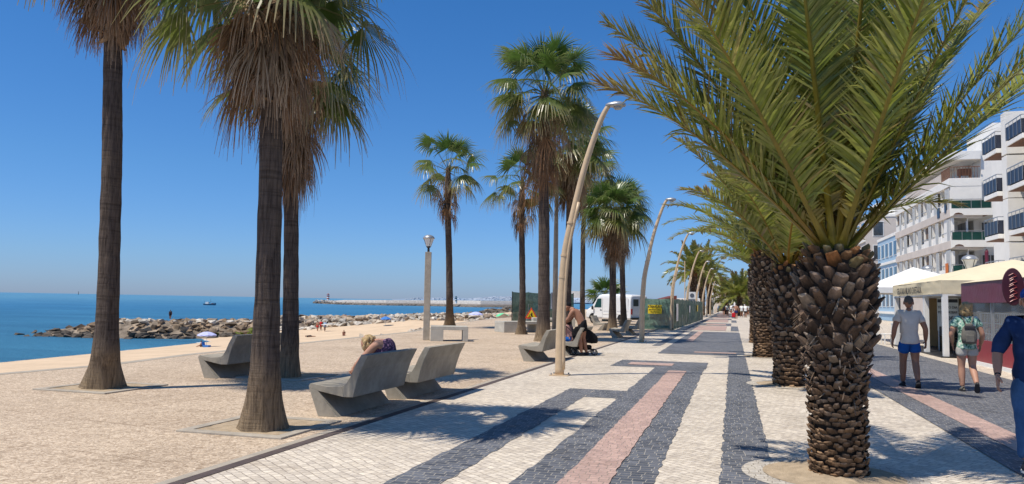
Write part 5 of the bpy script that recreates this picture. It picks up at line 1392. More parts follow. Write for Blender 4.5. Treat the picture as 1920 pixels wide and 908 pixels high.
mb = MB(); mb.blob(mh @ V((0, -.004, .05)), .088, .108, .085, 8, 0, 0, mh.to_3x3().to_4x4()); mb.box(-.07, .07, .08, .17, .045, .056, mh); mb.build('cap', M['blackcloth'], m_)
J = seated(); J['head'] = (0, .15, 1.20); J['neck'] = (0, .12, 1.06)
cp = V((bq.x - .33, bq.y + .55, .05))
c_, mh, k_ = person(cp, R(75), 1.38, J, 'dark haired child in pale pink sitting on the bench beside the stooping man', M['skin'], ('top', M['pinkcloth']), ('shorts', M['blueshorts']), None, M['hairdark'], 'bob', sleeve=.4, leglen=.7, sub=1)
def pushchair():
    p = atD(1094, 650, 22.9); p.z = 0; o = empty('pushchair', p, R(16), 'black pushchair with its hood down beside the stooping man', 'pushchair')
    mb = MB(); prev = None
    for x, w_, z0, z1 in ((-.42, .15, .62, .85), (-.25, .22, .52, 1.02), (.0, .24, .46, 1.0), (.28, .22, .42, .86), (.50, .17, .44, .66)):
        r = [mb.vert(q) for q in ((x, -w_, z0), (x, w_, z0), (x, w_ * .95, z1), (x, -w_ * .95, z1))]
        if prev: mb.bridge(prev, r)
        else: mb.face(r)
        prev = r
    mb.face(prev); mb.build('hood', M['blackcloth'], o, bevel=.05, seg=3)
    for y in (-.22, .22):
        mb = MB(); mb.tube([(-.62, y, 1.0), (-.3, y, .72), (.35, y, .16)], .014, 8); mb.tube([(.15, y, .60), (-.38, y, .18)], .014, 8); mb.tube([(-.38, y, .2), (.34, y, .2)], .012, 8); mb.build('frame', M['dark'], o)
    mb = MB(); mb.tube([(-.62, -.22, 1.0), (-.66, -.15, 1.03), (-.66, .15, 1.03), (-.62, .22, 1.0)], .018, 8); mb.build('handlebar', M['dark'], o)
    mb = MB(); mb.box(-.30, .28, -.19, .19, .22, .36); mb.build('basket', M['blackcloth'], o, bevel=.03)
    for x, y, r in ((-.40, -.25, .15), (-.40, .25, .15), (.38, -.20, .11), (.38, .20, .11)):
        Mr = Matrix.Translation((x, y, r)) @ Matrix.Rotation(R(90), 4, 'X'); mb = MB(); n = 20
        a = mb.ring(Mr @ V((0, 0, -.02)), r, r, V((1, 0, 0)), Z, n); b = mb.ring(Mr @ V((0, 0, .02)), r, r, V((1, 0, 0)), Z, n); c = mb.ring(Mr @ V((0, 0, .02)), r * .72, r * .72, V((1, 0, 0)), Z, n); d_ = mb.ring(Mr @ V((0, 0, -.02)), r * .72, r * .72, V((1, 0, 0)), Z, n)
        mb.bridge(a, b); mb.bridge(b, c); mb.bridge(c, d_); mb.bridge(d_, a); wh = mb.build('wheel', M['dark'], o)
        mb = MB()
        for q in range(3):
            aa = math.pi * q / 3; e = V((math.cos(aa), 0, math.sin(aa))) * r * .74; mb.tube([Mr @ V((0, 0, 0)) - e, Mr @ V((0, 0, 0)) + e], .008, 5)
        mb.build('spokes', M['steel'], wh)
    o.scale = (.82, .82, .82)
pushchair()

# walkers far along the promenade and people on the beach
CL = {n: cloth(n + '_cloth', c) for n, c in (('white', (.72, .72, .70)), ('blacks', (.02, .02, .03)), ('orange', (.55, .24, .12)), ('redc', (.5, .03, .03)), ('skyc', (.25, .36, .50)), ('khaki', (.36, .30, .2)), ('navys', (.02, .03, .10)))}
def simple(p, H, rz, label, top, bot, hair='hairdark', skin='skintan', step=.18, grp=None, leg=.5, J=None):
    return person(p, rz, H, J or stand(step, .1), label, M[skin], ('top', CL[top]) if top else None, ('shorts', CL[bot]) if bot else None, None, M[hair], 'short', hands=True, face=False, leglen=leg, group=grp, sub=0)
GW = 'walkers far along the promenade'
for px, d, top, bot, lab, rz in ((1380, 88, None, 'navys', 'tanned shirtless walker in dark shorts, foremost of the far walkers', 0), (1390.5, 104, 'white', 'khaki', 'far walker in a white top right of the shirtless walker', 10), (1398, 100, 'white', 'blacks', 'far walker in white with black shorts and a pale hat', -5),
        (1364, 118, 'white', 'blacks', 'far walker in white just left of the shirtless walker', 180), (1357, 124, 'blacks', 'blacks', 'far walker dressed all in black, leftmost of the walkers', 0), (1402.5, 128, 'white', 'blacks', 'rightmost far walker in white and black near the palm trunk', 0), (1384, 138, 'skyc', 'khaki', 'far walker in pale blue behind the others', 0), (1371, 146, 'white', 'navys', 'smallest far walker in white behind the shirtless walker', 170)):
    p = atD(px, 585, d); p.z = 0; w_, mh, kk = simple(p, 1.74, R(rz), lab, top, bot, grp=GW)
p = atD(1375.5, 590, 88); o = empty('red_bag', (p.x, p.y, .35), 0, 'red beach bag carried by the shirtless far walker', 'bag')
mb = MB(); mb.box(-.2, .2, -.12, .12, -.15, .35); mb.build('bag', M['redbag'], o, bevel=.06); mb = MB(); mb.tube([(-.1, 0, .34), (0, 0, .5), (.1, 0, .34)], .015, 6); mb.build('handle', M['redbag'], o)
def beachp(px, py, z, H, rz, lab, top, bot, J=None, skin='skintan', grp='people on the beach'):
    p = Gs(px, py); return simple(p, H, R(rz), lab, top, bot, skin=skin, J=J, grp=grp)
beachp(595, 621, -5.0, 1.8, 0, 'bare bather standing on the sand, left of the pair with the board', None, 'redc')
beachp(601.5, 619, -5.0, 1.75, 20, 'bather in red standing behind the one with the white board', 'redc', 'redc')
beachp(609, 621.5, -5.0, 1.85, 180, 'bather in pale blue holding a white board under the arm', 'skyc', 'skyc')
mb = MB(); mb.blob((0, 0, 0), 1.15, .3, .10, 8); o = mb.build('surfboard', M['white'], smooth=True); q = Gs(609, 621.5); o.location = (q.x + .6, q.y - .3, q.z + 1.25); o.rotation_euler = (0, R(-4), YAW); tag(o, 'white surfboard carried by the bather in pale blue', 'surfboard')
beachp(648, 605, -4.0, 1.7, 0, 'bather standing before the boulders right of the board group', None, 'redc')
p = G(319, 598.5, -2.95); simple(p, 1.72, R(30), 'lone figure standing on top of the boulder groyne', 'blacks', 'blacks', grp='people on the beach')
Js = seated()
for n_ in ('anL', 'anR', 'toL', 'toR', 'knL', 'knR'):
    x, y, z = Js[n_]; Js[n_] = (x, y + (.35 if n_[0] != 'k' else 0), (.5 if n_[0] != 'k' else .62))
p = Gs(380, 651); simple(p - V((0, 0, .40)), 1.7, R(100), 'bather sitting in the shade under the lilac parasol', None, 'blacks', J=Js, grp='people on the beach')
p = Gs(387, 652); mb = MB(); mb.box(-.4, .5, -.3, .3, .25, .33); mb.box(-.4, -.32, -.3, .3, .33, .9, Matrix.Rotation(R(-15), 4, 'Y')); mb.box(-.38, .48, -.29, .29, .0, .248); o = mb.build('beach_chair', M['bluecloth'], bevel=.03); o.location = p; tag(o, 'blue low beach chair and towel beneath the lilac parasol', 'beach chair')
p = Gs(645, 629); simple(p - V((0, 0, .40)), 1.7, R(200), 'reddish bather sitting alone on the sand', None, 'redc', J=Js, grp='people on the beach')
Jl = stand(0, 0)
Jl = {n_: (x, z - .9, .12 - y * .3) for n_, (x, y, z) in Jl.items()}
p = Gs(582, 632); simple(p, 1.75, R(120), 'dark sunbather lying flat on the sand', 'blacks', 'blacks', J=Jl, grp='people on the beach')
# ------------------------------------------------------------------ apartment building (facade towards the sea at x = BX)
BX, Y0b, Y1b = 18.0, 73.5, 96.5
M['wood'] = surf('brown_soffit', (.22, .10, .055), .7, .2, 2, .1); M['louver'] = surf('grey_white_louver', (.60, .61, .60), .7, .1, 3, .1)
M['spandrel'] = surf('pinkish_render_band', (.66, .58, .51), .85, .12, .7, .15, 20); M['shadeblind'] = surf('brown_roller_blind', (.20, .14, .10), .8)
M['paleblue'] = surf('pale_blue_render', (.36, .52, .66), .85, .08, .6, .1, 20); M['orangecloth'] = surf('orange_towel', (.62, .17, .04), .9, .1); M['terra'] = surf('terracotta', (.40, .15, .07), .8)
apt = empty('apartment_building', (0, 0, 0), 0, 'long white apartment block with louvred bays and curved corner balconies', 'building')
def bxp(name, x0, x1, y0, y1, z0, z1, mat, par=apt, bevel=0):
    mb = MB(); mb.box(x0, x1, y0, y1, z0, z1); return mb.build(name, mat, par, bevel=bevel)
bxp('wall', BX + 2.4, BX + 14, Y0b + 2.6, Y1b, 0, 15.0, M['whitewall'])
bxp('wall', BX, BX + 2.395, Y0b + .0, Y1b, 0, 3.9, M['beigewall'])
slabs = [4.2, 7.05, 9.75, 12.4]
nb = 7; bw = (Y1b - Y0b) / nb; rb = random.Random(17)
for si, z in enumerate(slabs):
    zt = slabs[si + 1] if si < 3 else 15.0
    bxp('floor_band', BX - .12, BX + 2.39, Y0b - .05, Y1b, z - .36, z + .34, M['spandrel'] if si < 3 else M['whitewall'], bevel=.02)
    if si == 3: continue
    bxp('ceiling', BX + .05, BX + 2.38, Y0b + .02, Y1b - .05, zt - .40, zt - .365, M['whitewall'])
    bxp('rear_wall', BX + 1.3, BX + 1.36, Y0b + .3, Y1b - .05, z + .345, zt - .41, M['whitewall'])
    for b in range(nb):
        ya = Y0b + b * bw
        bxp('partition', BX + .0, BX + 1.295, ya + bw - .14, ya + bw, z + .345, zt - .405, M['whitewall'])
        # window at the back of the loggia
        wn = bxp('window', BX + 1.22, BX + 1.295, ya + .35, ya + bw - .35, z + .36, zt - .65, M['white'])
        mb = MB(); mid = ya + bw / 2
        mb.box(BX + 1.195, BX + 1.215, ya + .45, mid - .04, z + .46, zt - .75); mb.box(BX + 1.195, BX + 1.215, mid + .04, ya + bw - .45, z + .46, zt - .75); mb.build('pane', M['window'], wn)
        # parapet panel, railing and louvred screen
        bxp('parapet', BX - .02, BX + .06, ya + .0, ya + bw - .15, z + .345, z + .78 if rb.random() < .7 else z + .98, M['whitewall'])
        mb = MB(); mb.box(BX - .01, BX + .03, ya, ya + bw - .15, z + 1.1, z + 1.14)
        for q in range(9): yy = ya + .1 + (bw - .3) * q / 8; mb.box(BX, BX + .02, yy, yy + .02, z + .985, z + 1.1)
        mb.build('railing', M['steel'], apt)
        ly = ya + (.9 if b % 2 else .25); lw = .85 if rb.random() < .8 else 1.3
        mb = MB()
        for q in range(26): zz = z + .36 + q * (zt - z - .8) / 26; mb.box(BX - .07, BX - .03, ly, ly + lw, zz, zz + .055)
        mb.box(BX - .075, BX - .025, ly - .04, ly, z + .35, zt - .42); mb.box(BX - .075, BX - .025, ly + lw, ly + lw + .04, z + .35, zt - .42); mb.box(BX - .028, BX - .024, ly, ly + lw, z + .35, zt - .42)
        mb.build('louvre_screen', M['louver'], apt)
        if rb.random() < .35: bxp('roller_blind', BX + .12, BX + .14, ya + 1.9, ya + bw - .3, zt - 1.5, zt - .45, M['shadeblind'])
for (yy, z, mt, w_, h_) in ((74.3, 4.5, 'orangecloth', .8, 1.0), (76.6, 9.7, 'bluepane', .9, .9), (74.4, 9.9, 'bluepane', .6, .85)):
    mb = MB(); mb.box(BX - .16, BX - .125, yy, yy + w_, z, z + h_); tag(mb.build('hung_towel', M[mt]), 'orange towel hung over a balcony parapet low at the block corner' if mt == 'orangecloth' else ('dark blue towel hung on the left of the upper two loggias' if w_ > .8 else 'dark blue towel hung at the corner of the upper loggia'), 'towel')
# end wall turned to the camera
bxp('end_wall', BX + .0, BX + 2.38, Y0b - .03, Y0b + .25, 9.75 + .34, 12.4 - .365, M['whitewall'])
# top terrace: set back storey, glass balustrade and roof slab
bxp('terrace_wall', BX + 1.8, BX + 2.39, Y0b + 3.2, Y1b, 12.75, 14.6, M['whitewall'])
bxp('terrace_parapet', BX - .05, BX + .05, Y0b + 2.9, Y1b, 12.75, 13.55, M['spandrel'])
bxp('roof_slab', BX - .10, BX + 2.38, Y0b - .02, Y1b, 14.35, 15.1, M['whitewall'], bevel=.02)
bxp('roof_wall', BX + 2.45, BX + 13, Y0b + .3, Y0b + 2.55, 10.15, 15.1, M['whitewall'])
mb = MB()
for q in range(15): yy = Y0b + .1 + q * .2; mb.box(BX, BX + .03, yy, yy + .03, 12.75, 13.7)
for q in range(10): xx = BX + .1 + q * .22; mb.box(xx, xx + .03, Y0b + .02, Y0b + .05, 12.75, 13.7)
mb.box(BX - .01, BX + .04, Y0b, Y0b + 3, 13.7, 13.76); mb.box(BX, BX + 2.3, Y0b, Y0b + .06, 13.7, 13.76); mb.build('terrace_railing', M['wood'], apt)
mb = MB(); mb.box(-.5, .5, -.25, .25, .35, .9); mb.box(-.45, -.35, -.2, .2, 0, .35); mb.box(.35, .45, -.2, .2, 0, .35); o = mb.build('terrace_chair', M['wood']); o.location = (BX + 1.3, Y0b + .7, 12.74); tag(o, 'wooden chair on the top corner terrace behind the brown railing', 'chair')
mb = MB()
for (y0, y1) in ((Y0b + 1.5, Y0b + 9), (Y0b + 9.2, Y1b - 1)): mb.box(BX + .9, BX + .93, y0, y1, 15.12, 16.0)
mb.build('roof_screen', M['film'], apt)
bxp('roof_house', BX + 4.5, BX + 9, Y0b + 4, Y0b + 12, 15.01, 18.3, M['whitewall'])
# corner recess with curved balconies
def curved_balcony(x0, x1, yf, z, glass, par=apt, depth=2.4, name='balcony'):
    o = None; mb = MB(); n = 16
    # front fascia whose underside arches up at its left end
    top = z + .36; pts = [(x0, top), (x1, top), (x1, z - .22), (x0 + 1.0, z - .22)] + [(x0 + .62 + .38 * math.cos(R(a)), z - .22 + .24 * math.sin(R(a))) for a in (20, 50, 90, 130, 160, 180)] + [(x0, z - .32)]
    A = [mb.vert((x, yf, zz)) for x, zz in pts]; B = [mb.vert((x, yf + .14, zz)) for x, zz in pts]
    for k in range(len(pts)): mb.face((A[k], A[(k + 1) % len(pts)], B[(k + 1) % len(pts)], B[k]))
    mb.face(A); mb.face(B[::-1]); o = mb.build(name, M['whitewall'], par)
    mb = MB(); mb.box(x0 + .02, x1 - .01, yf + .145, yf + depth, z - .1, z + .02); mb.build('floor', M['wood'], o)
    mb = MB(); mb.box(x0 + .1, x1 - .1, yf + .05, yf + .07, z + .38, z + 1.05); mb.build('glass_panel', M[glass], o)
    mb = MB(); mb.box(x0 + .05, x1 - .05, yf + .04, yf + .09, z + 1.12, z + 1.17)
    for q in range(5): xx = x0 + .08 + (x1 - x0 - .2) * q / 4; mb.box(xx, xx + .04, yf + .03, yf + .045, z + .36, z + 1.12)
    mb.build('railing', M['steel'], o); return o
for z in slabs[:3]:
    curved_balcony(BX - .10, BX + 3.1, Y0b - .25, z, 'greenpane')
for z in slabs[:2]:
    bxp('side_wall', BX - .0, BX + .22, Y0b + .0, Y0b + 2.4, z + .345, z + 2.3, M['whitewall'])
for z in slabs[:2]:
    wn = bxp('window', BX + 2.9, BX + 4.3, Y0b + 2.50, Y0b + 2.58, z + .4, z + 2.2, M['white']); mb = MB(); mb.box(BX + 3.0, BX + 3.55, Y0b + 2.46, Y0b + 2.49, z + .5, z + 2.1); mb.box(BX + 3.65, BX + 4.2, Y0b + 2.46, Y0b + 2.49, z + .5, z + 2.1); mb.build('pane', M['window'], wn)
# second stepped wing nearer the camera
W2 = 17.6; YW = 61.5
wing = empty('apartment_wing', (0, 0, 0), 0, 'nearer white apartment wing with smoked blue glass balconies at the right edge', 'building')
def wb(name, *a, **k): return bxp(name, *a, par=wing, **k)
wb('wall', W2 + 1.4, W2 + 14, 30, YW + 4.5, 0, 15.0, M['whitewall'])
wb('wall', W2, W2 + 1.395, 30, YW - 1.4, 0, 3.4, M['beigewall'])
for z in (3.6, 6.45, 9.25, 12.1):
    zt = z + 2.8
    for i, y0 in enumerate((YW - 2.6, YW - 7.4, YW - 12.2)):
        xo = W2 - .9 - .5 * i * 0
        s = wb('balcony', xo, W2 + 1.39, y0 - 1.9, y0 + .9, z - .25, z + .05, M['whitewall'], bevel=.02)
        mb = MB(); mb.box(xo - .02, xo + .03, y0 - 1.85, y0 + .85, z + .12, z + .95); mb.box(xo + .035, W2 + 1.2, y0 + .83, y0 + .86, z + .12, z + .95); mb.box(xo + .035, W2 + 1.2, y0 - 1.87, y0 - 1.84, z + .12, z + .95); mb.build('glass_panel', M['bluepane'], s)
        mb = MB(); mb.box(xo - .03, xo + .02, y0 - 1.9, y0 + .9, z + 1.15, z + 1.2); mb.box(xo + .025, W2 + 1.3, y0 - 1.9, y0 - 1.86, z + 1.15, z + 1.2)
        for q in range(5): yy = y0 - 1.88 + 2.74 * q / 4; mb.box(xo - .045, xo - .025, yy, yy + .04, z + .1, z + 1.15)
        mb.build('railing', M['steel'], s)
        mb = MB(); mb.box(xo + .05, W2 + 1.38, y0 - 1.8, y0 + .8, z - .29, z - .255); mb.build('soffit', M['wood'], s)
        wn = wb('window', W2 + 1.32, W2 + 1.39, y0 - 1.5, y0 + .5, z + .1, z + 2.2, M['white']); mb = MB(); mb.box(W2 + 1.29, W2 + 1.31, y0 - 1.4, y0 - .55, z + .2, z + 2.1); mb.box(W2 + 1.29, W2 + 1.31, y0 - .45, y0 + .4, z + .2, z + 2.1); mb.build('pane', M['window'], wn)
    for i, y0 in enumerate((YW - 4.65, YW - 9.45, YW - 14.25)):
        wb('bay_wall', W2 - .6, W2 + 1.39, y0 - .85, y0 + .1, z - .5, z + 2.25, M['whitewall'])
for z in (4.9, 7.75, 10.6):
    curved_balcony(W2 + 1.5, W2 + 3.6, YW + 4.1, z, 'greenpane', wing, .35)
# satellite dish on the upper wall
o = empty('satellite_dish', (W2 + 2.0, YW + 4.35, 11.9), 0, 'round white satellite dish on the upper end wall between the two blocks', 'satellite dish')
mb = MB(); prev = None; Md = Matrix.Rotation(R(75), 4, 'X') @ Matrix.Rotation(R(-20), 4, 'Y')
for r, z in ((.02, -.12), (.25, -.08), (.42, .0)):
    ring = [mb.vert(Md @ V((r * math.cos(2 * math.pi * q / 20), r * math.sin(2 * math.pi * q / 20), z))) for q in range(20)]
    if prev: mb.bridge(prev, ring)
    prev = ring
mb.build('dish', M['white'], o, smooth=True); mb = MB(); mb.tube([Md @ V((0, -.42, 0)), Md @ V((0, -.1, .45))], .02, 6); mb.tube([Md @ V((0, 0, -.1)), V((0, .3, 0))], .03, 6); mb.build('arm', M['steel'], o)
o = empty('closed_parasol', (BX + 2.6, Y0b - .05, 4.55), 0, 'closed dark parasol standing on a corner balcony', 'parasol')
mb = MB(); mb.lathe([(.05, .3), (.17, .5), (.13, 1.3), (.15, 1.9), (.04, 2.1)], (0, 0, 0), 10); mb.build('cover', M['burgundy'], o); mb = MB(); mb.tube([(0, 0, 0), (0, 0, .35)], .03, 6); mb.build('pole', M['steel'], o)
# pale blue block and farther blocks
def plain_block(x0, x1, y0, y1, h, floors, mat, label, nwin=5, roofbox=True):
    o = empty('apartment_building', (0, 0, 0), 0, label, 'building')
    bxp('wall', x0, x1, y0, y1, 0, h, mat, o); fh = (h - 1.0) / floors
    bxp('parapet', x0 - .08, x1 + .08, y0 - .08, y1, h + .002, h + .35, M['whitewall'], o)
    for f in range(floors):
        z = 1.2 + f * fh
        bxp('floor_band', x0 - .15, x0 - .003, y0, y1, z - .35, z - .05, M['whitewall'], o)
        for q in range(nwin):
            wy = y0 + (y1 - y0) * (q + .15) / nwin; ww = (y1 - y0) / nwin * .62
            wn = bxp('window', x0 - .06, x0 - .004, wy, wy + ww, z + .5, z + fh * .75, M['white'], o); mb = MB(); mb.box(x0 - .085, x0 - .062, wy + .1, wy + ww - .1, z + .6, z + fh * .75 - .1); mb.build('pane', M['window'], wn)
        nf = max(2, int((x1 - x0) / 3.5))
        for q in range(nf):
            wx = x0 + (x1 - x0) * (q + .25) / nf; wn = bxp('window', wx, wx + 1.5, y0 - .06, y0 - .004, z + .4, z + fh * .75, M['white'], o); mb = MB(); mb.box(wx + .1, wx + 1.4, y0 - .085, y0 - .062, z + .5, z + fh * .75 - .1); mb.build('pane', M['window'], wn)
    if roofbox: bxp('roof_house', x0 + 2, x0 + 6, y0 + 3, y0 + 8, h + .36, h + 2.4, M['whitewall'], o)
    return o
plain_block(18.6, 32, 99, 112, 10.2, 3, M['paleblue'], 'pale blue apartment block just beyond the long white one')
plain_block(19.0, 34, 124, 146, 15.0, 4, M['beigewall'], 'beige apartment block beyond the pale blue one, showing right of the nearest date palm')
plain_block(17, 34, 165, 200, 15.0, 5, M['whitewall'], 'white apartment block farther down the street behind the palm trunks', 8)
plain_block(14, 30, 225, 275, 13.0, 4, M['whitewall'], 'white block near the far end of the promenade', 8)
plain_block(-10, 14, 332, 350, 9.0, 3, M['whitewall'], 'low white block closing the far end of the promenade', 3)

# ------------------------------------------------------------------ cafes
M['signdark'] = surf('dark_plum_panel', (.06, .012, .025), .5)
M['cafewood'] = surf('tan_cafe_wall', (.46, .31, .15), .7, .12, 1, .1); M['grille'] = surf('white_wire', (.72, .72, .70), .5)
M['board'] = surf('menu_board', (.60, .62, .56), .6, .06)
CX = 6.45; CY0 = G(1772, 671).y; CY1 = G(1673, 648).y
t = empty('cafe_tent', (0, 0, 0), 0, 'cream cafe tent with a lettered valance, white posts and an open front', 'cafe tent')
def cb(name, x0, x1, y0, y1, z0, z1, mat, par=t, bevel=0): return bxp(name, x0, x1, y0, y1, z0, z1, mat, par, bevel)
zv0, zv1 = 2.03, 2.46; xr = CX + 5.4
def valance(mb, a, b, z0, z1, seed, n=30, amp=.05):
    a = V(a); b = V(b); prev = None; nrm = (b - a).cross(Z).normalized()
    for k in range(n + 1):
        p = a.lerp(b, k / n); cols = []
        for j in range(6):
            u = j / 5; off = amp * noise.noise(V((k * .45 + u * 2.2, u * 2.5, seed))) * math.sin(math.pi * min(1, k / n)) ** .3
            cols.append(mb.vert(p + nrm * off + Z * (z0 + (z1 - z0) * u - .015 * math.sin(math.pi * k / n) * (1 - u))))
        if prev:
            for j in range(5): mb.face((prev[j], cols[j], cols[j + 1], prev[j + 1]))
        prev = cols
mb = MB(); valance(mb, (CX - .04, CY1, 0), (CX - .04, CY0, 0), zv0, zv1, 1); mb.build('valance', M['awning'], t, smooth=True)
mb = MB(); valance(mb, (CX - .04, CY0, 0), (xr, CY0, 0), zv0, zv1, 4); mb.build('valance', M['awning'], t, smooth=True)
mb = MB(); a = [mb.vert(p) for p in ((CX - .04, CY0, zv1), (xr, CY0, zv1), (xr, CY1, zv1), (CX - .04, CY1, zv1))]; r1 = mb.vert(((CX + xr) / 2, (CY0 + 2.2), 3.25)); r2 = mb.vert(((CX + xr) / 2, (CY1 - 2.2), 3.25))
mb.face((a[0], a[1], r1)); mb.face((a[1], a[2], r2, r1)); mb.face((a[2], a[3], r2)); mb.face((a[3], a[0], r1, r2)); mb.build('roof', M['awning'], t)
mb = MB(); mb.box(CX - .01, xr, CY0 + .01, CY1, zv0 - .06, zv0 - .02); mb.build('front_beam', M['white'], t)
n_post = 4
for q in range(n_post):
    y = CY0 + .10 + (CY1 - CY0 - .2) * q / (n_post - 1); cb('post', CX, CX + .16, y - .09, y + .09, 0, zv0 - .062, M['white'], bevel=.008)
cb('post', xr - .2, xr - .04, CY0 + .02, CY0 + .18, 0, zv0 - .062, M['white'], bevel=.008)
cb('rear_wall', xr - .6, xr - .5, CY0 + .4, CY1, 0, 2.0, M['cafewood'])
cb('side_wall', CX + 1.2, xr - .605, CY1 - .2, CY1 - .1, 0, 2.0, M['cafewood'])
cb('interior_window', xr - .66, xr - .605, CY0 + .8, CY0 + 3.3, .5, 1.8, M['film'])
cb('floor', CX - .1, xr, CY0 - .1, CY1, .004, .04, M['dark'])
cb('glass_screen', CX + 2.6, xr - .62, CY0 + 2.2, CY0 + 2.24, .1, 1.85, M['film'])
mb = MB()
for q in range(6): yy = CY0 + .9 + q * .45; mb.box(xr - .69, xr - .665, yy, yy + .04, .5, 1.8)
for zz in (.5, .95, 1.4, 1.77): mb.box(xr - .695, xr - .67, CY0 + .8, CY0 + 3.3, zz, zz + .04)
mb.build('window_bars', M['white'], t)
ln = text_mesh('lettering', 'GELATARIA MILANO CAFETARIA', .34, M['shoedark'], t, (CX - .10, CY1 - (CY1 - CY0) * .42, (zv0 + zv1) / 2 - .06), (R(90), 0, R(-90)), sx=.83, bold=.002)
# menu board in the tent
o = empty('menu_board', (CX + 1.1, CY0 + 4.0, 0), R(-50), 'pale upright menu board with dark handwriting inside the cafe tent', 'menu board')
mb = MB(); mb.box(-.42, .42, -.02, .02, .75, 1.95); mb.build('panel', M['board'], o); mb = MB(); mb.box(-.40, .40, -.024, -.021, 1.78, 1.90); mb.build('header', M['shoedark'], o)
for s_ in (-.38, .38): mb = MB(); mb.box(s_ - .02, s_ + .02, -.02, .02, 0, .748); mb.build('leg', M['steel'], o)
text_mesh('lettering', 'TODO O DIA', .13, M['shoedark'], o, (0, -.03, 1.6), (R(90), 0, 0)); text_mesh('lettering', 'PIZZA   KEBAP', .12, M['shoedark'], o, (0, -.03, 1.42), (R(90), 0, 0)); text_mesh('lettering', '1,70€', .2, M['shoedark'], o, (0, -.03, 1.2), (R(90), 0, 0))
# tables and chairs in the shade
def cafe_set(x, y, n, tl, cl):
    o = empty('cafe_table', (x, y, .04), 0, tl, 'table', 'cafe tables'); mb = MB(); mb.box(-.35, .35, -.35, .35, .70, .73); mb.build('tabletop', M['dark'], o, bevel=.01)
    mb = MB(); mb.tube([(0, 0, .02), (0, 0, .70)], .03, 8); mb.lathe([(.24, 0), (.24, .02), (.04, .03)], (0, 0, 0), 16); mb.build('pedestal', M['dark'], o)
    for i in range(n):
        a = R(90) * i + .3; cx = x + .62 * math.cos(a); cy = y + .62 * math.sin(a); o = empty('cafe_chair', (cx, cy, .04), a + R(90), cl % ('facing the sea', 'nearer the kerb', 'farther inside', 'against the rear')[i], 'chair', 'cafe chairs')
        mb = MB(); mb.box(-.2, .2, -.2, .2, .43, .46); mb.build('seat', M['dark'], o, bevel=.01); mb = MB(); mb.box(-.2, .2, -.215, -.19, .55, .88); mb.build('backrest', M['dark'], o, bevel=.01)
        for sx in (-.18, .18):
            for sy in (-.2, .18): mb = MB(); mb.tube([(sx, sy, .0), (sx, sy, .43 if sy > 0 else .86)], .014, 6); mb.build('leg', M['dark'], o)
cafe_set(CX + 1.2, CY0 + 1.2, 3, 'black cafe table nearest the corner post of the tent', 'black cafe chair at the corner table, %s')
cafe_set(CX + 1.5, CY0 + 3.4, 3, 'black cafe table in the middle of the tent', 'black cafe chair at the middle table, %s')
cafe_set(CX + 3.2, CY0 + 1.9, 2, 'black cafe table deeper inside the tent', 'black cafe chair at the inner table, %s')
J = seated(); J['chest'] = (0, .0, .88); J['neck'] = (0, .02, 1.10); J['head'] = (0, .04, 1.27); J['shL'] = (-.17, .01, 1.03); J['shR'] = (.17, .01, 1.03)
simple(V((CX + 2.4, CY0 + 3.2, .03)), 1.68, R(60), 'cafe guest sitting at a table inside the cream tent', 'redc', 'blacks', J=J, grp=None, skin='skin', leg=.8)
# flower tub by the post
o = empty('plant_tub', (CX + .45, CY0 - .35, 0), 0, 'small terracotta tub beside the corner post of the cream tent', 'plant pot'); mb = MB(); mb.lathe([(.13, 0), (.18, .32), (.19, .36), (.15, .36), (.14, .30)], (0, 0, 0), 16); mb.build('pot', M['terra'], o)
# white plastic chairs left of the tent
for i, (dx, dy, lab) in enumerate(((-.1, .9, 'white plastic chair just beyond the left end of the cream tent'), (.6, 1.9, 'second white plastic chair farther beyond the tent end'))):
    o = empty('plastic_chair', (CX + dx, CY1 + dy, 0), R(100 + 30 * i), lab, 'chair'); mb = MB(); mb.box(-.22, .22, -.22, .22, .42, .45); mb.build('seat', M['white'], o, bevel=.01)
    mb = MB()
    for q in range(5): mb.box(-.2 + q * .09, -.16 + q * .09, -.23, -.205, .46, .86)
    mb.box(-.22, .22, -.235, -.20, .86, .92); mb.build('backrest', M['white'], o)
    for sx in (-.2, .2):
        for sy in (-.2, .2): mb = MB(); mb.box(sx - .02, sx + .02, sy - .02, sy + .02, 0, .42); mb.build('leg', M['white'], o)
# white pointed tent behind
o = empty('white_tent', (CX + 1.6, CY1 + 4.2, 0), 0, 'white pointed canopy tent beyond the cream cafe tent', 'tent'); mb = MB(); ap = mb.vert((0, 0, 3.45)); c4 = [mb.vert(p) for p in ((-2, -2.4, 2.45), (2.6, -2.4, 2.45), (2.6, 2.4, 2.45), (-2, 2.4, 2.45))]
for q in range(4): mb.face((ap, c4[q], c4[(q + 1) % 4]))
mb.build('roof', M['canvaswhite'], o); mb = MB(); c5 = [mb.vert((x, y, 2.2)) for x, y in ((-2, -2.4), (2.6, -2.4), (2.6, 2.4), (-2, 2.4))]; c6 = [mb.vert((x, y, 2.45)) for x, y in ((-2, -2.4), (2.6, -2.4), (2.6, 2.4), (-2, 2.4))]; mb.bridge(c5, c6); mb.build('valance', M['canvaswhite'], o)
for x, y in ((-1.95, -2.35), (2.55, -2.35), (-1.95, 2.35), (2.55, 2.35)): mb = MB(); mb.box(x - .04, x + .04, y - .04, y + .04, 0, 2.2); mb.build('post', M['white'], o)

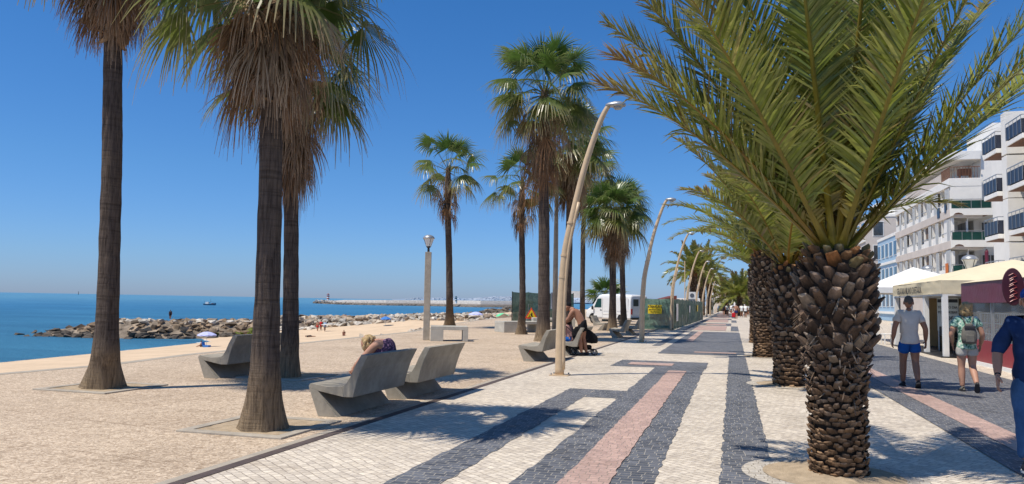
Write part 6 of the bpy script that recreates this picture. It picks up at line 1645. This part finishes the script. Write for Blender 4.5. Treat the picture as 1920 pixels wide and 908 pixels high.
# burgundy terrace with clear screens
BXr = 6.62; BY1 = 25.9; BY0 = 12.0
t = empty('cafe_terrace', (0, 0, 0), 0, 'burgundy cafe terrace with a red lower wall and clear plastic screens', 'cafe terrace')
mb = MB(); mb.box(BXr, BXr + .07, BY0, BY1, .10, .70); mb.build('lower_panel', M['redpanel'], t, bevel=.005)
mb = MB(); mb.box(BXr - .05, BXr + .1, BY0, BY1, .0, .098); mb.build('base_rail', M['white'], t)
for a_, b_ in ((BY0, 20.35), (20.65, BY1)):
    mb = MB(); valance(mb, (BXr - .06, b_, 0), (BXr - .06, a_, 0), 1.74, 2.30, a_, 30, .02); mb.build('valance', M['burgundy'], t, smooth=True)
mb = MB(); valance(mb, (BXr - .06, BY1, 0), (BXr + 3.5, BY1, 0), 1.74, 2.30, 2, 20, .02); mb.build('valance', M['burgundy'], t, smooth=True)
mb = MB(); mb.quad((BXr - .09, BY0, 2.31), (BXr - .09, BY1 + .02, 2.31), (BXr + 5.2, BY1 + .02, 3.5), (BXr + 5.2, BY0, 3.5)); mb.quad((BXr - .09, BY1 + .02, 2.31), (BXr + 5.2, BY1 + .02, 3.5), (BXr + 5.2, BY1 + .02, 2.2), (BXr + 3.5, BY1 + .02, 2.2)); mb.build('awning_roof', M['awning'], t)
for q, y in enumerate((BY1 - .1, 23.4, 20.5, 17.8, 15.2, 12.6)):
    mb = MB(); mb.box(BXr + .0, BXr + .08, y - .03, y + .03, .702, 1.76); mb.build('post', M['steel'] if q != 2 else M['white'], t)
    if q < 5:
        y2 = (23.4, 20.5, 17.8, 15.2, 12.6)[q]
        mb = MB(); valance(mb, (BXr + .03, y - .04, 0), (BXr + .03, y2 + .04, 0), .702, 1.76, q + 9, 12, .03); mb.build('clear_screen', M['film'], t, smooth=True)
mb = MB(); mb.box(BXr + 5.0, BXr + 5.1, BY0, BY1, 0, 3.3); mb.build('rear_wall', M['beigewall'], t)
mb = MB(); mb.box(BXr + .1, BXr + 5.0, BY0, BY1, .004, .03); mb.build('floor', M['spandrel'], t)
# wire rack inside the screens
mb = MB()
for q in range(60): y = 17.0 + q * .145; mb.box(BXr + .36, BXr + .368, y, y + .012, .55, 1.45)
for zz in (.6, .85, 1.15, 1.43): mb.box(BXr + .35, BXr + .375, 17.0, 25.6, zz, zz + .022)
for y in (17.0, 20.0, 22.8, 25.6): mb.box(BXr + .34, BXr + .38, y, y + .04, .0, 1.45)
tag(mb.build('wire_rack', M['grille']), 'long white wire rack standing inside the clear screens of the burgundy terrace', 'rack')
# oval hanging sign at the joint
o = empty('oval_sign', (BXr - .35, 20.5, 2.08), R(0), 'oval burgundy sign with dark script projecting from the terrace valance', 'sign')
mb = MB(); mb.lathe([(.0, -.03), (.42, -.03), (.44, 0), (.42, .03), (.0, .03)], (0, 0, 0), 28, Matrix.Rotation(R(90), 4, 'X') @ Matrix.Diagonal((.52, 1.0, 1, 1)), cap=False); mb.build('disc', M['signdark'], o, smooth=False)
mb = MB()
for q in range(5):
    a0 = .26 - q * .13; mb.tube([(-.09 + .02 * (q % 2), -.038, a0), (0, -.038, a0 + .05), (.07, -.038, a0 - .01), (-.02, -.038, a0 - .05), (-.08, -.038, a0 - .09)], .010, 5)
mb.build('script', M['redpanel'], o)
mb = MB(); mb.box(.2, .30, -.02, .02, -.03, .03); mb.build('bracket', M['redpanel'], o)
mb = MB(); mb.box(BXr - .075, BXr - .012, 20.36, 20.64, .9, 1.3) if False else mb.box(BXr - .08, BXr - .02, 20.42, 20.60, 1.32, 1.72); o = mb.build('hydrant_sign', M['shoedark']); tag(o, 'small black and yellow notice on the terrace post beneath the oval sign', 'notice')
mb = MB(); mb.lathe([(.0, 0), (.065, 0), (.065, .006), (0, .006)], (0, 0, 0), 16, Matrix.Translation((BXr - .082, 20.51, 1.5)) @ Matrix.Rotation(R(-90), 4, 'Y')); mb.build('yellow_disc', M['signyellow'], o)
# tables seen dimly through the screens
for i, (x, y, w_) in enumerate(((1.3, 24.4, 'nearest the far end'), (1.4, 22.0, 'second from the far end'), (1.3, 19.4, 'behind the oval sign'))):
    o = empty('terrace_table', (BXr + x, y, .03), 0, 'white clothed table behind the clear screens, ' + w_, 'table'); mb = MB(); mb.box(-.4, .4, -.4, .4, .5, .76); mb.build('tablecloth', M['canvaswhite'], o, bevel=.02)
    for sx in (-.33, .33):
        for sy in (-.33, .33): mb = MB(); mb.box(sx - .02, sx + .02, sy - .02, sy + .02, 0, .498); mb.build('leg', M['steel'], o)
# street lanterns behind the awnings
for i, (px, py, yy, lab) in enumerate(((1741, 527, 41, 'lantern above the middle of the cream tent roof'), (1819, 515, 33, 'largest lantern behind the cream awnings, before the white balconies'), (1686, 533, 50, 'smallest lantern behind the white pointed tent'))):
    b = atY(px, py, yy); o = empty('street_lantern', (b.x, b.y, 0), 0, lab, 'street lamp', 'street lanterns behind the cafes')
    mb = MB(); mb.tube([(0, 0, 0), (0, 0, b.z)], .05, 8); mb.build('post', M['dark'], o); lantern(Matrix.Translation((0, 0, b.z + .02)), 1.15 if i < 2 else 1.0, o)
# cars parked beyond the walkers
M['carwhite'] = surf('car_paint_white', (.78, .78, .77), .3, .05, 1, .02, 20, spec=.6); M['carsilver'] = surf('car_paint_silver', (.35, .36, .38), .3, .05, 1, .02, 20, spec=.6); M['carblack'] = surf('car_paint_black', (.03, .03, .035), .3, .05, 1, .02, 20, spec=.6)
def car(px, d, rz, mat, label):
    p = atD(px, 580, d); p.z = 0; o = empty('parked_car', p, R(rz), label, 'car', 'cars parked at the far end of the promenade'); mb = MB(); prev = None
    prof = [(-2.1, .5, .75, .80), (-2.0, .25, .95, .86), (-1.2, .22, 1.0, .88), (0, .22, .98, .88), (1.2, .22, .95, .88), (2.0, .25, .78, .84), (2.15, .45, .6, .74)]
    for x, z0, z1, w_ in prof:
        r = [mb.vert(q) for q in ((x, -w_, z0), (x, w_, z0), (x, w_, z1 - .06), (x, w_ * .9, z1), (x, -w_ * .9, z1), (x, -w_, z1 - .06))]
        if prev: mb.bridge(prev, r)
        else: mb.face(r)
        prev = r
    mb.face(prev); mb.build('body', mat, o, bevel=.04)
    mb = MB(); prev = None
    for x, w_, z in ((-1.7, .78, .99), (-1.15, .68, 1.42), (.25, .68, 1.45), (1.05, .76, .96)):
        r = [mb.vert(q) for q in ((x, -w_, z), (x, w_, z), (x, w_ + .05, .93), (x, -w_ - .05, .93))]
        if prev: mb.bridge(prev, r)
        else: mb.face(r)
        prev = r
    mb.face(prev); mb.build('cabin', M['window'], o); mb = MB(); mb.box(-1.1, .2, -.62, .62, 1.43, 1.475); mb.build('roof', mat, o, bevel=.02)
    for x in (-1.35, 1.35):
        for y in (-.82, .82): mb = MB(); mb.lathe([(.32, -.1), (.32, .1)], (0, 0, 0), 18, Matrix.Translation((x, y, .32)) @ Matrix.Rotation(R(90), 4, 'X')); wh = mb.build('wheel', M['tyre'], o); mb = MB(); mb.lathe([(.19, -.105), (.19, .105)], (0, 0, 0), 14, Matrix.Translation((x, y, .32)) @ Matrix.Rotation(R(90), 4, 'X')); mb.build('rim', M['steel'], wh)
    for y in (-.62, .62): mb = MB(); mb.box(2.08, 2.16, y - .15, y + .15, .55, .70); mb.build('headlight', M['lampglass'], o)
car(1377, 180, 100, M['carwhite'], 'white car parked directly behind the far walkers'); car(1392, 190, 80, M['carsilver'], 'silver car parked right of the white one behind the walkers'); car(1353, 170, 95, M['carblack'], 'black car parked at the left behind the far lamp posts')
car(1405, 175, 90, M['carwhite'], 'rightmost white car parked beside the palm trunk at the promenade end')

for o in list(bpy.data.objects):
    if o.parent is None and o.type not in ('CAMERA', 'LIGHT') and 'label' not in o and 'kind' not in o: print('UNLABELLED', o.name)
